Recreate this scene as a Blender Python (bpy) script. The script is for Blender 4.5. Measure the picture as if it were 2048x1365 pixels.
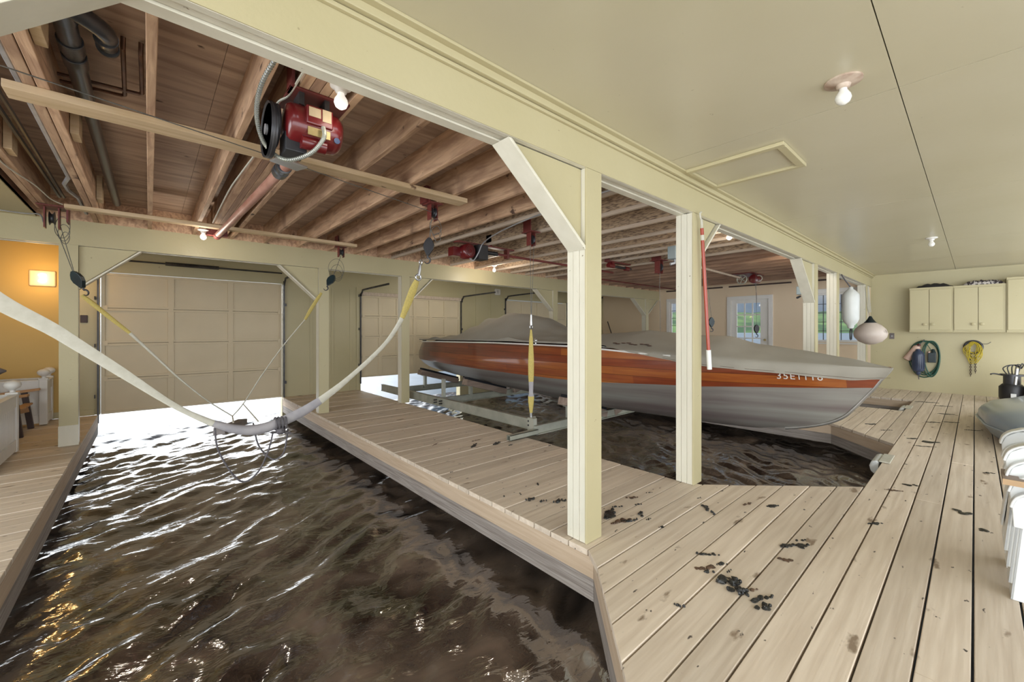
import bpy, bmesh, math, random
from mathutils import Vector, Matrix, noise
random.seed(7)
PI = math.pi
for o in list(bpy.data.objects): bpy.data.objects.remove(o, do_unlink=True)
S = bpy.context.scene
COL = S.collection

# ------------------------------------------------------------------ camera, world, exposure
cam = bpy.data.cameras.new('camera'); co = bpy.data.objects.new('camera', cam); COL.objects.link(co)
cam.sensor_width = 36.0; cam.lens = 820/2048*36.0; cam.shift_y = -21.5/2048
cam.clip_start = 0.02; cam.clip_end = 2000
co.location = (0, 0, 1.25); co.rotation_euler = (math.radians(90), 0, math.radians(48.47-90))
S.camera = co
S.view_settings.view_transform = 'Standard'; S.view_settings.look = 'None'
S.view_settings.gamma = 1.0; S.view_settings.use_curve_mapping = False
S.view_settings.exposure = -0.35

def make_world():
    w = bpy.data.worlds.new('sky'); S.world = w; w.use_nodes = True
    nt = w.node_tree; nt.nodes.clear(); N = nt.nodes.new; L = nt.links.new
    out = N('ShaderNodeOutputWorld'); bg = N('ShaderNodeBackground'); L(bg.outputs[0], out.inputs[0])
    tc = N('ShaderNodeTexCoord')
    # clouds over a pale blue sky
    mp = N('ShaderNodeMapping'); mp.inputs['Scale'].default_value = (1, 1, 3.2); L(tc.outputs['Generated'], mp.inputs[0])
    nz = N('ShaderNodeTexNoise'); nz.inputs['Scale'].default_value = 2.6; nz.inputs['Detail'].default_value = 8; L(mp.outputs[0], nz.inputs[0])
    rp = N('ShaderNodeValToRGB'); rp.color_ramp.elements[0].position = .40; rp.color_ramp.elements[1].position = .62
    rp.color_ramp.elements[0].color = (.20, .29, .40, 1); rp.color_ramp.elements[1].color = (.46, .49, .53, 1)
    L(nz.outputs[0], rp.inputs[0])
    def lobe(d, a, b, gain):
        v = Vector(d).normalized()
        dp = N('ShaderNodeVectorMath'); dp.operation = 'DOT_PRODUCT'; dp.inputs[1].default_value = v; L(tc.outputs['Generated'], dp.inputs[0])
        mr = N('ShaderNodeMapRange'); mr.interpolation_type = 'SMOOTHSTEP'
        mr.inputs['From Min'].default_value = a; mr.inputs['From Max'].default_value = b; mr.inputs['To Max'].default_value = gain
        L(dp.outputs['Value'], mr.inputs[0]); return mr.outputs[0]
    # bright lobes added to the sky as fill: behind the photographer, lake end, left
    l1 = lobe((-.35, -1, .12), .0, .8, 4.2); l2 = lobe((-.15, 1, .03), .72, .97, 9.0); l3 = lobe((-1, .25, .1), .35, .9, 7.0)
    a1 = N('ShaderNodeMath'); L(l1, a1.inputs[0]); L(l2, a1.inputs[1])
    a2 = N('ShaderNodeMath'); L(a1.outputs[0], a2.inputs[0]); L(l3, a2.inputs[1])
    hz = N('ShaderNodeMix'); hz.data_type = 'RGBA'; hz.blend_type = 'ADD'; hz.inputs[0].default_value = 1
    sc = N('ShaderNodeVectorMath'); sc.operation = 'SCALE'; sc.inputs[0].default_value = (.93, .97, 1.0); L(a2.outputs[0], sc.inputs['Scale'])
    L(rp.outputs[0], hz.inputs[6]); L(sc.outputs[0], hz.inputs[7])
    L(hz.outputs[2], bg.inputs['Color']); bg.inputs['Strength'].default_value = 1.0
make_world()

# ------------------------------------------------------------------ helpers
def tag(o, label=None, cat=None, group=None, kind=None):
    if label: o['label'] = label
    if cat: o['category'] = cat
    if group: o['group'] = group
    if kind: o['kind'] = kind
    return o
def thing(name, label, cat, loc=(0, 0, 0), group=None):
    o = bpy.data.objects.new(name, None); COL.objects.link(o); o.location = loc; o.empty_display_size = .05
    return tag(o, label, cat, group)
class MB:
    def __init__(s): s.v = []; s.f = []; s.mi = []; s.m = 0
    def add(s, vs, fs):
        b = len(s.v); s.v += [tuple(p) for p in vs]; s.f += [tuple(i+b for i in f) for f in fs]; s.mi += [s.m]*len(fs); return s
    def box(s, a, b):
        x0, y0, z0 = a; x1, y1, z1 = b
        if x0 > x1: x0, x1 = x1, x0
        if y0 > y1: y0, y1 = y1, y0
        if z0 > z1: z0, z1 = z1, z0
        return s.add([(x0,y0,z0),(x1,y0,z0),(x1,y1,z0),(x0,y1,z0),(x0,y0,z1),(x1,y0,z1),(x1,y1,z1),(x0,y1,z1)],
                     [(0,3,2,1),(4,5,6,7),(0,1,5,4),(1,2,6,5),(2,3,7,6),(3,0,4,7)])
    def prism(s, poly, d, axis=1, base=0.0):
        # poly in the other two axes; extruded along axis from base to base+d
        n = len(poly)
        def mk(p, t):
            if axis == 1: return (p[0], t, p[1])
            if axis == 0: return (t, p[0], p[1])
            return (p[0], p[1], t)
        vs = [mk(p, base) for p in poly]+[mk(p, base+d) for p in poly]
        fs = [tuple(range(n)), tuple(range(2*n-1, n-1, -1))]+[(i, (i+1) % n, n+(i+1) % n, n+i) for i in range(n)]
        return s.add(vs, fs)
    def bar(s, a, b, w, h, up=(0, 0, 1)):
        a = Vector(a); b = Vector(b); d = (b-a).normalized(); u = Vector(up)
        r = d.cross(u)
        if r.length < 1e-4: r = d.cross(Vector((1, 0, 0)))
        r.normalize(); u = r.cross(d).normalized()
        vs = []
        for p in (a, b):
            for i, j in ((-1,-1),(1,-1),(1,1),(-1,1)): vs.append(p+r*(w/2*i)+u*(h/2*j))
        return s.add(vs, [(0,1,2,3),(7,6,5,4),(0,4,5,1),(1,5,6,2),(2,6,7,3),(3,7,4,0)])
    def tube(s, pts, r, n=8, closed=False, cap=True):
        P = [Vector(p) for p in pts]; m = len(P); R = r if isinstance(r, (list, tuple)) else [r]*m
        prev = None; rings = []
        for i in range(m):
            if closed: d = P[(i+1) % m]-P[i-1]
            else: d = P[min(i+1, m-1)]-P[max(i-1, 0)]
            if d.length < 1e-9: d = Vector((0, 0, 1))
            d.normalize()
            if prev is None:
                u = d.cross(Vector((0, 0, 1)))
                if u.length < .1: u = d.cross(Vector((1, 0, 0)))
            else: u = prev-d*prev.dot(d)
            u.normalize(); prev = u; w = d.cross(u)
            rings.append([P[i]+(u*math.cos(2*PI*k/n)+w*math.sin(2*PI*k/n))*R[i] for k in range(n)])
        vs = [q for g in rings for q in g]; fs = []
        for i in range(m if closed else m-1):
            j = (i+1) % m
            for k in range(n): fs.append((i*n+k, i*n+(k+1) % n, j*n+(k+1) % n, j*n+k))
        if cap and not closed: fs += [tuple(range(n-1, -1, -1)), tuple(range((m-1)*n, m*n))]
        return s.add(vs, fs)
    def cyl(s, a, b, r, n=20, r2=None): return s.tube([a, b], [r, r if r2 is None else r2], n)
    def lathe(s, c, prof, n=20, axis='z'):
        # prof: (radius, height along axis)
        vs = []; fs = []; m = len(prof)
        for r, h in prof:
            for k in range(n):
                a = 2*PI*k/n; x, y = r*math.cos(a), r*math.sin(a)
                q = (x, y, h) if axis == 'z' else ((h, x, y) if axis == 'x' else (y, h, x))
                vs.append((c[0]+q[0], c[1]+q[1], c[2]+q[2]))
        for i in range(m-1):
            for k in range(n): fs.append((i*n+k, i*n+(k+1) % n, (i+1)*n+(k+1) % n, (i+1)*n+k))
        fs += [tuple(range(n-1, -1, -1)), tuple(range((m-1)*n, m*n))]
        return s.add(vs, fs)
    def torus(s, c, R, r, axis='z', n=24, k=8):
        pts = []
        for i in range(n):
            a = 2*PI*i/n; x, y = R*math.cos(a), R*math.sin(a)
            q = (x, y, 0) if axis == 'z' else ((0, x, y) if axis == 'x' else (x, 0, y))
            pts.append((c[0]+q[0], c[1]+q[1], c[2]+q[2]))
        return s.tube(pts, r, k, closed=True)
    def loft(s, secs, closed=False, cap=False):
        n = len(secs[0]); vs = [q for g in secs for q in g]; fs = []
        for i in range(len(secs)-1):
            for k in range(n if closed else n-1): fs.append((i*n+k, i*n+(k+1) % n, (i+1)*n+(k+1) % n, (i+1)*n+k))
        if cap: fs += [tuple(range(n-1, -1, -1)), tuple(range((len(secs)-1)*n, len(secs)*n))]
        return s.add(vs, fs)
    def ball(s, c, r, n=14, m=8, sc=(1, 1, 1)):
        prof = [(max(.001, math.sin(PI*i/m))*r, -math.cos(PI*i/m)*r) for i in range(m+1)]
        b = len(s.v); s.lathe((0, 0, 0), prof, n)
        for i in range(b, len(s.v)): p = s.v[i]; s.v[i] = (c[0]+p[0]*sc[0], c[1]+p[1]*sc[1], c[2]+p[2]*sc[2])
        return s
    def build(s, name, mats, root=None, smooth=False, world=True, bevel=0, label=None, subsurf=0):
        me = bpy.data.meshes.new(name); me.from_pydata(s.v, [], s.f)
        if not isinstance(mats, (list, tuple)): mats = [mats]
        for m in mats: me.materials.append(m)
        for p, i in zip(me.polygons, s.mi): p.material_index = i; p.use_smooth = smooth
        bm = bmesh.new(); bm.from_mesh(me); bmesh.ops.recalc_face_normals(bm, faces=bm.faces); bm.to_mesh(me); bm.free()
        o = bpy.data.objects.new(name, me); COL.objects.link(o)
        if root is not None:
            o.parent = root
            if world:
                off = Vector(root.location); q = root.parent
                while q is not None: off += Vector(q.location); q = q.parent
                me.transform(Matrix.Translation(-off))
        if bevel:
            b = o.modifiers.new('bevel', 'BEVEL'); b.width = bevel; b.segments = 2; b.limit_method = 'ANGLE'; b.angle_limit = .6
        if subsurf:
            q = o.modifiers.new('sub', 'SUBSURF'); q.levels = q.render_levels = subsurf
        if smooth:
            try: me.set_sharp_from_angle(angle=math.radians(50))
            except Exception: pass
        if label: o['label'] = label
        return o
def catmull(pts, k=6):
    P = [Vector(p) for p in pts]; out = []
    for i in range(len(P)-1):
        a = P[max(i-1, 0)]; b = P[i]; c = P[i+1]; d = P[min(i+2, len(P)-1)]
        for j in range(k):
            t = j/k; out.append(.5*((2*b)+(c-a)*t+(2*a-5*b+4*c-d)*t*t+(3*b-a-3*c+d)*t**3))
    out.append(P[-1]); return out
def interp(x, tab):
    if x <= tab[0][0]: return tab[0][1]
    for (a, u), (b, v) in zip(tab, tab[1:]):
        if x <= b:
            t = (x-a)/(b-a); t = t*t*(3-2*t)*.35+t*.65; return u+(v-u)*t
    return tab[-1][1]
def copy_tree(o, loc, label=None):
    c = o.copy(); COL.objects.link(c); c.location = loc
    if label: c['label'] = label
    for ch in [q for q in bpy.data.objects if q.parent == o]:
        d = ch.copy(); COL.objects.link(d); d.parent = c
        for g in [q for q in bpy.data.objects if q.parent == ch]:
            e = g.copy(); COL.objects.link(e); e.parent = d
    return c

# ------------------------------------------------------------------ materials
def mat(name, c1, c2=None, sc=(1, 1, 1), ns=4, det=6, lo=.35, hi=.65, rough=.5, metal=0, coat=0, bump=0, bns=None, bsc=None,
        specks=None, planks=None, tr=0, emit=None, rand=0, spec=.5, dist=0):
    m = bpy.data.materials.new(name); m.use_nodes = True; nt = m.node_tree; N = nt.nodes.new; L = nt.links.new
    b = nt.nodes['Principled BSDF']
    b.inputs['Roughness'].default_value = rough; b.inputs['Metallic'].default_value = metal
    b.inputs['Coat Weight'].default_value = coat; b.inputs['Coat Roughness'].default_value = .08; b.inputs['Specular IOR Level'].default_value = spec
    tc = N('ShaderNodeTexCoord'); mp = N('ShaderNodeMapping'); mp.inputs['Scale'].default_value = sc
    src = tc.outputs['Object']
    if rand:
        oi = N('ShaderNodeObjectInfo'); va = N('ShaderNodeVectorMath'); vm = N('ShaderNodeVectorMath'); vm.operation = 'SCALE'
        cb = N('ShaderNodeCombineXYZ')
        for i in range(3): L(oi.outputs['Random'], cb.inputs[i])
        L(cb.outputs[0], vm.inputs[0]); vm.inputs['Scale'].default_value = 37.0
        L(src, va.inputs[0]); L(vm.outputs[0], va.inputs[1]); src = va.outputs[0]
    L(src, mp.inputs[0])
    c2 = c2 or tuple(x*.9 for x in c1)
    nz = N('ShaderNodeTexNoise'); nz.inputs['Scale'].default_value = ns; nz.inputs['Detail'].default_value = det; nz.inputs['Distortion'].default_value = dist; L(mp.outputs[0], nz.inputs[0])
    rp = N('ShaderNodeValToRGB'); rp.color_ramp.elements[0].position = lo; rp.color_ramp.elements[1].position = hi
    rp.color_ramp.elements[0].color = (*c2, 1); rp.color_ramp.elements[1].color = (*c1, 1); L(nz.outputs[0], rp.inputs[0])
    col = rp.outputs[0]
    def mixc(fac, a, bcol, mode='MIX'):
        mx = N('ShaderNodeMix'); mx.data_type = 'RGBA'; mx.blend_type = mode
        if isinstance(fac, float): mx.inputs[0].default_value = fac
        else: L(fac, mx.inputs[0])
        L(a, mx.inputs[6])
        if isinstance(bcol, tuple): mx.inputs[7].default_value = (*bcol, 1)
        else: L(bcol, mx.inputs[7])
        return mx.outputs[2]
    if planks:   # (axis, pitch, offset, strength): every board its own tone
        ax, pitch, off, st = planks
        sx = N('ShaderNodeSeparateXYZ'); L(tc.outputs['Object'], sx.inputs[0])
        q = N('ShaderNodeMath'); q.operation = 'SUBTRACT'; L(sx.outputs[ax], q.inputs[0]); q.inputs[1].default_value = off
        q2 = N('ShaderNodeMath'); q2.operation = 'DIVIDE'; L(q.outputs[0], q2.inputs[0]); q2.inputs[1].default_value = pitch
        fl = N('ShaderNodeMath'); fl.operation = 'FLOOR'; L(q2.outputs[0], fl.inputs[0])
        wn = N('ShaderNodeTexWhiteNoise'); wn.noise_dimensions = '1D'; L(fl.outputs[0], wn.inputs['W'])
        mr = N('ShaderNodeMapRange'); mr.inputs['To Min'].default_value = 1-st; mr.inputs['To Max'].default_value = 1+st*.6; L(wn.outputs[0], mr.inputs[0])
        vm2 = N('ShaderNodeVectorMath'); vm2.operation = 'SCALE'; L(col, vm2.inputs[0]); L(mr.outputs[0], vm2.inputs['Scale']); col = vm2.outputs[0]
    if rand:
        mr = N('ShaderNodeMapRange'); mr.inputs['To Min'].default_value = 1-rand; mr.inputs['To Max'].default_value = 1+rand; L(oi.outputs['Random'], mr.inputs[0])
        vm3 = N('ShaderNodeVectorMath'); vm3.operation = 'SCALE'; L(col, vm3.inputs[0]); L(mr.outputs[0], vm3.inputs['Scale']); col = vm3.outputs[0]
    for sp in (specks or []):   # (scale, (sx,sy,sz), lo, hi, colour)
        m2 = N('ShaderNodeMapping'); m2.inputs['Scale'].default_value = sp[1]; L(src, m2.inputs[0])
        n2 = N('ShaderNodeTexNoise'); n2.inputs['Scale'].default_value = sp[0]; n2.inputs['Detail'].default_value = 4; L(m2.outputs[0], n2.inputs[0])
        r2 = N('ShaderNodeMapRange'); r2.inputs['From Min'].default_value = sp[2]; r2.inputs['From Max'].default_value = sp[3]; L(n2.outputs[0], r2.inputs[0])
        col = mixc(r2.outputs[0], col, sp[4])
    L(col, b.inputs['Base Color'])
    if tr: b.inputs['Transmission Weight'].default_value = tr
    if emit: b.inputs['Emission Color'].default_value = (*emit[0], 1); b.inputs['Emission Strength'].default_value = emit[1]
    if bump:
        bp = N('ShaderNodeBump'); bp.inputs['Strength'].default_value = bump; bp.inputs['Distance'].default_value = .01
        h = nz.outputs[0]
        if bns:
            m3 = N('ShaderNodeMapping'); m3.inputs['Scale'].default_value = bsc or (1, 1, 1); L(src, m3.inputs[0])
            n3 = N('ShaderNodeTexNoise'); n3.inputs['Scale'].default_value = bns; n3.inputs['Detail'].default_value = 5; L(m3.outputs[0], n3.inputs[0]); h = n3.outputs[0]
        L(h, bp.inputs['Height']); L(bp.outputs[0], b.inputs['Normal'])
    return m
M = {}
M['cream'] = mat('cream paint', (.50, .445, .272), (.475, .42, .248), ns=1.5, rough=.42, bump=.12, bns=30, specks=[(26, (1,1,1), .74, .78, (.25,.20,.12))])
M['ceil'] = mat('ceiling paint', (.56, .515, .375), (.53, .485, .34), ns=1.2, rough=.30, bump=.10, bns=6, bsc=(3, 1, 1), specks=[(22, (1,1,1), .74, .78, (.25,.20,.12))])
M['peach'] = mat('wall paint with warm bounce', (.74, .60, .43), (.72, .58, .41), ns=1.5, rough=.5, bump=.08, bns=25)
M['gold'] = mat('wall paint with warm lamp glow', (.62, .42, .13), (.58, .385, .11), ns=1.2, rough=.55)  # cream wall with the lamp's warm glow put into its colour
M['white'] = mat('white trim paint', (.74, .73, .70), (.70, .69, .66), ns=3, rough=.4)
M['postp'] = mat('worn cream white paint', (.70, .67, .56), (.64, .61, .50), sc=(1, 1, .2), ns=9, rough=.45, bump=.2, bns=20, bsc=(1,1,.15), specks=[(30, (1,1,1), .72, .76, (.22,.18,.12))])
M['door'] = mat('garage door paint', (.70, .60, .42), (.66, .565, .39), ns=2, rough=.5, specks=[(9, (1,1,.6), .77, .79, (.22,.13,.07))])
M['deck'] = mat('bleached pine decking', (.70, .60, .485), (.59, .49, .385), sc=(.35, 6, 6), ns=5, det=8, rough=.62, planks=(1, .1455, .006, .13), bump=.25,
                specks=[(5.0, (.8, 2.0, 1), .66, .72, (.26,.19,.13)), (14, (.8, 1.6, 1), .69, .72, (.07,.055,.045)), (40, (1,1,1), .74, .77, (.10,.07,.05))])
M['fascia'] = mat('new pine fascia', (.56, .44, .32), (.47, .35, .24), sc=(.4, .4, 9), ns=5, rough=.6, bump=.2, dist=.5)
M['fascia2'] = mat('weathered grey board', (.36, .32, .29), (.20, .17, .15), sc=(.35, .35, 12), ns=6, det=9, rough=.7, bump=.5, dist=.8)
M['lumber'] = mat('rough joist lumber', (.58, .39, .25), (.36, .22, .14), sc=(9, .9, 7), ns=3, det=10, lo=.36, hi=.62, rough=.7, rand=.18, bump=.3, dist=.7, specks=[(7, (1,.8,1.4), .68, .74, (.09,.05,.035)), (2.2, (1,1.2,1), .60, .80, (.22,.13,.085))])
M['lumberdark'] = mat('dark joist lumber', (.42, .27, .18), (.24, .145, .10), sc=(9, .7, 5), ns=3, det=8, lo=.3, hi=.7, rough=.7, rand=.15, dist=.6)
M['osb'] = mat('oriented strand board', (.47, .345, .225), (.16, .11, .08), sc=(10, 2.2, 12), ns=7, det=9, lo=.36, hi=.56, rough=.7, rand=.08)
M['flange'] = mat('joist flange lumber', (.60, .50, .40), (.50, .40, .31), sc=(8, .5, 5), ns=3, rough=.6, rand=.1)
M['batten'] = mat('pale framing lumber', (.62, .47, .30), (.50, .36, .20), sc=(.6, 8, 8), ns=4, det=8, rough=.6, rand=.1, specks=[(9, (.6,1,1), .73, .76, (.16,.09,.05))])
M['ply'] = mat('plywood subfloor', (.56, .42, .32), (.34, .235, .175), sc=(.6, 5, 2), ns=2.2, det=9, lo=.33, hi=.62, rough=.65, dist=.8, specks=[(5, (1.2, 2.5, 1), .70, .75, (.08,.045,.03))])
M['black'] = mat('black rubber', (.02, .02, .023), (.012, .012, .014), rough=.45)
M['carpet'] = mat('black carpet', (.012, .014, .018), (.006, .007, .01), ns=40, rough=.9)
M['abs'] = mat('black drain pipe', (.045, .05, .06), (.02, .023, .028), sc=(4,1,4), ns=3, rough=.28, spec=.7)
M['copper'] = mat('tarnished copper', (.20, .10, .06), (.10, .06, .045), ns=8, rough=.4, metal=.7)
M['conduit'] = mat('grey conduit', (.42, .43, .45), (.30, .31, .33), ns=9, rough=.4, metal=.3)
M['galv'] = mat('galvanised steel', (.50, .51, .44), (.36, .37, .31), ns=5, rough=.42, metal=.45, bump=.05)
M['steel'] = mat('bright steel', (.62, .63, .64), (.45, .46, .47), ns=6, rough=.3, metal=.9)
M['darksteel'] = mat('dark steel', (.09, .09, .095), (.05, .05, .055), ns=8, rough=.4, metal=.6)
M['red'] = mat('oxide red paint', (.17, .032, .026), (.11, .02, .018), ns=7, rough=.5, specks=[(30, (1,1,1), .70, .75, (.45,.30,.27))])
M['redgloss'] = mat('red motor enamel', (.15, .010, .012), (.10, .007, .009), ns=3, rough=.28, coat=.5)
M['redpipe'] = mat('faded red pipe', (.50, .27, .21), (.34, .15, .11), sc=(3,1,3), ns=4, rough=.45, metal=.1)
M['brass'] = mat('brass plate', (.45, .36, .16), (.33, .25, .10), ns=12, rough=.4, metal=.4)
M['paper'] = mat('yellowed label', (.50, .40, .26), (.46, .36, .22), ns=30, rough=.6)
M['blue'] = mat('blue badge', (.05, .09, .20), (.03, .05, .12), ns=20, rough=.4)
M['porcelain'] = mat('white porcelain', (.78, .76, .72), (.72, .70, .66), ns=6, rough=.3, coat=.3)
M['bulb'] = mat('frosted bulb glass', (.80, .79, .75), (.78, .77, .73), ns=2, rough=.25, coat=.5)
M['litbulb'] = mat('lit frosted bulb', (.85, .83, .78), (.83, .81, .76), ns=2, rough=.3, emit=((1, .94, .85), .8))
M['rust'] = mat('stained fixture plate', (.56, .46, .37), (.33, .22, .16), ns=14, rough=.45)
def mat_planks():
    m = bpy.data.materials.new('varnished planks'); m.use_nodes = True; nt = m.node_tree; N = nt.nodes.new; L = nt.links.new
    b = nt.nodes['Principled BSDF']; b.inputs['Roughness'].default_value = .28; b.inputs['Coat Weight'].default_value = .8; b.inputs['Coat Roughness'].default_value = .07
    tc = N('ShaderNodeTexCoord'); sx = N('ShaderNodeSeparateXYZ'); L(tc.outputs['Object'], sx.inputs[0])
    def mth(op, a, b_=None, c=None):
        q = N('ShaderNodeMath'); q.operation = op
        for i, v in enumerate((a, b_, c)):
            if v is None: continue
            if isinstance(v, (int, float)): q.inputs[i].default_value = v
            else: L(v, q.inputs[i])
        return q.outputs[0]
    zz = mth('DIVIDE', mth('ADD', sx.outputs[2], mth('MULTIPLY', sx.outputs[1], -.006)), .096)
    fz = mth('FLOOR', zz); fr = mth('FRACT', zz)
    w1 = N('ShaderNodeTexWhiteNoise'); w1.noise_dimensions = '1D'; L(fz, w1.inputs['W'])
    yy = mth('ADD', mth('DIVIDE', sx.outputs[1], 2.1), mth('MULTIPLY', w1.outputs[0], 5)); fy = mth('FLOOR', yy)
    w2 = N('ShaderNodeTexWhiteNoise'); w2.noise_dimensions = '2D'; cb = N('ShaderNodeCombineXYZ'); L(fz, cb.inputs[0]); L(fy, cb.inputs[1]); L(cb.outputs[0], w2.inputs['Vector'])
    mp = N('ShaderNodeMapping'); mp.inputs['Scale'].default_value = (3, .7, 12); L(tc.outputs['Object'], mp.inputs[0])
    nz = N('ShaderNodeTexNoise'); nz.inputs['Scale'].default_value = 3; nz.inputs['Detail'].default_value = 8; L(mp.outputs[0], nz.inputs[0])
    n2 = N('ShaderNodeTexNoise'); n2.inputs['Scale'].default_value = .55; n2.inputs['Detail'].default_value = 3; L(tc.outputs['Object'], n2.inputs[0])
    v = mth('ADD', mth('MULTIPLY', w2.outputs[0], .40), mth('ADD', mth('MULTIPLY', nz.outputs[0], .45), mth('MULTIPLY', n2.outputs[0], .35)))
    v = mth('SUBTRACT', v, mth('MULTIPLY', mth('MAXIMUM', mth('ADD', sx.outputs[1], .2), 0), .11))
    rp = N('ShaderNodeValToRGB'); e = rp.color_ramp.elements; e[0].position = .22; e[0].color = (.075, .016, .010, 1); e[1].position = .98; e[1].color = (.42, .145, .025, 1)
    q = e.new(.56); q.color = (.21, .045, .015, 1); L(v, rp.inputs[0])
    seam = mth('SUBTRACT', 1, mth('MULTIPLY', mth('LESS_THAN', fr, .05), .62))
    sc = N('ShaderNodeVectorMath'); sc.operation = 'SCALE'; L(rp.outputs[0], sc.inputs[0]); L(seam, sc.inputs['Scale']); L(sc.outputs[0], b.inputs['Base Color'])
    return m
M['hullwood'] = mat_planks()
M['hullgrey'] = mat('grey bottom paint', (.27, .265, .235), (.15, .115, .11), sc=(.5, .25, 5), ns=1.5, rough=.42)  # brown and grey-green streaks: paint wear plus reflected tones put into the colour
M['cover'] = mat('grey canvas cover', (.30, .28, .235), (.255, .235, .195), ns=1.6, rough=.85, bump=.6, bns=3.5, bsc=(1, 1, 1))
M['torn'] = mat('dark torn canvas', (.10, .04, .025), (.05, .02, .012), ns=20, rough=.8)
M['silver'] = mat('silver figures', (.62, .60, .56), (.5, .48, .45), ns=20, rough=.4)
M['strap'] = mat('pale webbing', (.54, .52, .44), (.48, .46, .38), sc=(6, 6, 6), ns=4, rough=.75)
M['strapy'] = mat('yellow webbing', (.55, .44, .12), (.42, .33, .10), sc=(30, 30, 30), ns=4, rough=.7)
M['strapg'] = mat('grey sleeve', (.36, .34, .35), (.28, .27, .29), ns=12, rough=.6)
M['rope'] = mat('twisted rope', (.13, .12, .13), (.06, .055, .06), ns=90, rough=.8)
M['cable'] = mat('steel cable', (.17, .165, .15), (.10, .10, .09), ns=60, rough=.5, metal=.3)
M['hookg'] = mat('dark green pulley', (.012, .028, .032), (.008, .016, .02), ns=10, rough=.35)
M['pole'] = mat('orange red pole', (.38, .048, .018), (.31, .036, .014), sc=(1,1,.3), ns=5, rough=.35, coat=.3)
M['fender'] = mat('white vinyl fender', (.66, .68, .67), (.60, .62, .61), ns=3, rough=.35)
M['buoy'] = mat('dirty white buoy', (.66, .58, .52), (.58, .49, .43), ns=3, rough=.45, specks=[(5, (1,1,.7), .66, .72, (.25,.20,.17))])
M['hose'] = mat('green garden hose', (.02, .10, .07), (.01, .06, .04), ns=10, rough=.35)
M['navy'] = mat('navy fender vinyl', (.045, .06, .11), (.03, .04, .075), ns=5, rough=.35)
M['pinkf'] = mat('faded pink fender', (.62, .44, .36), (.55, .37, .30), ns=6, rough=.5)
M['yrope'] = mat('yellow rope', (.58, .46, .03), (.45, .34, .02), ns=60, rough=.6)
M['chain'] = mat('rusty chain', (.10, .07, .055), (.05, .035, .03), ns=20, rough=.6, metal=.4)
M['muck'] = mat('wet black muck', (.025, .025, .022), (.008, .008, .008), ns=30, rough=.35, bump=.6, bns=60)
M['stain'] = mat('damp brown droppings', (.13, .075, .045), (.06, .035, .022), ns=20, rough=.5)
M['kayak'] = mat('grey blue gelcoat', (.22, .275, .335), (.19, .24, .30), ns=1.5, rough=.28, coat=.25)
M['plastic'] = mat('white resin plastic', (.70, .71, .70), (.66, .67, .66), ns=2, rough=.3)
M['blueplastic'] = mat('blue plastic', (.04, .07, .16), (.03, .05, .12), ns=2, rough=.3)
M['board'] = mat('worn brown board', (.33, .25, .20), (.22, .16, .125), sc=(.6, 5, 4), ns=4, rough=.6)
M['boardedge'] = mat('board edge', (.50, .34, .19), (.40, .26, .14), ns=8, rough=.6)
M['chairwood'] = mat('worn orange chair wood', (.50, .30, .15), (.36, .20, .09), sc=(1, 5, 3), ns=3, rough=.6)
M['darkwood'] = mat('dark brown wood', (.06, .035, .03), (.035, .02, .018), ns=6, rough=.5)
M['greycap'] = mat('grey weathered wood', (.20, .175, .165), (.14, .12, .115), ns=6, rough=.6)
M['bluegrey'] = mat('grey electrical box', (.30, .36, .38), (.26, .32, .34), ns=4, rough=.4)
M['tan'] = mat('tan canvas bag', (.40, .31, .23), (.28, .21, .15), ns=9, rough=.8)
M['zebra'] = mat('mottled black and white bundle', (.58, .54, .52), (.05, .04, .05), sc=(1, 3, 2), ns=9, lo=.45, hi=.55, rough=.8)
M['hill'] = mat('green wooded hillside', (.075, .13, .04), (.02, .05, .02), ns=.05, det=10, lo=.40, hi=.60, rough=.9)
M['stem'] = mat('stem band metal', (.35, .34, .32), (.25, .24, .22), ns=6, rough=.35, metal=.6)
def mat_glass():
    m = bpy.data.materials.new('window glass'); m.use_nodes = True; nt = m.node_tree; N = nt.nodes.new; L = nt.links.new
    nt.nodes.remove(nt.nodes['Principled BSDF']); out = nt.nodes['Material Output']
    t = N('ShaderNodeBsdfTransparent'); g = N('ShaderNodeBsdfGlossy'); g.inputs['Roughness'].default_value = .02
    fr = N('ShaderNodeFresnel'); fr.inputs[0].default_value = 1.15; mx = N('ShaderNodeMixShader'); L(fr.outputs[0], mx.inputs[0]); L(t.outputs[0], mx.inputs[1]); L(g.outputs[0], mx.inputs[2]); L(mx.outputs[0], out.inputs[0])
    return m
M['glass'] = mat_glass()
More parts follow.
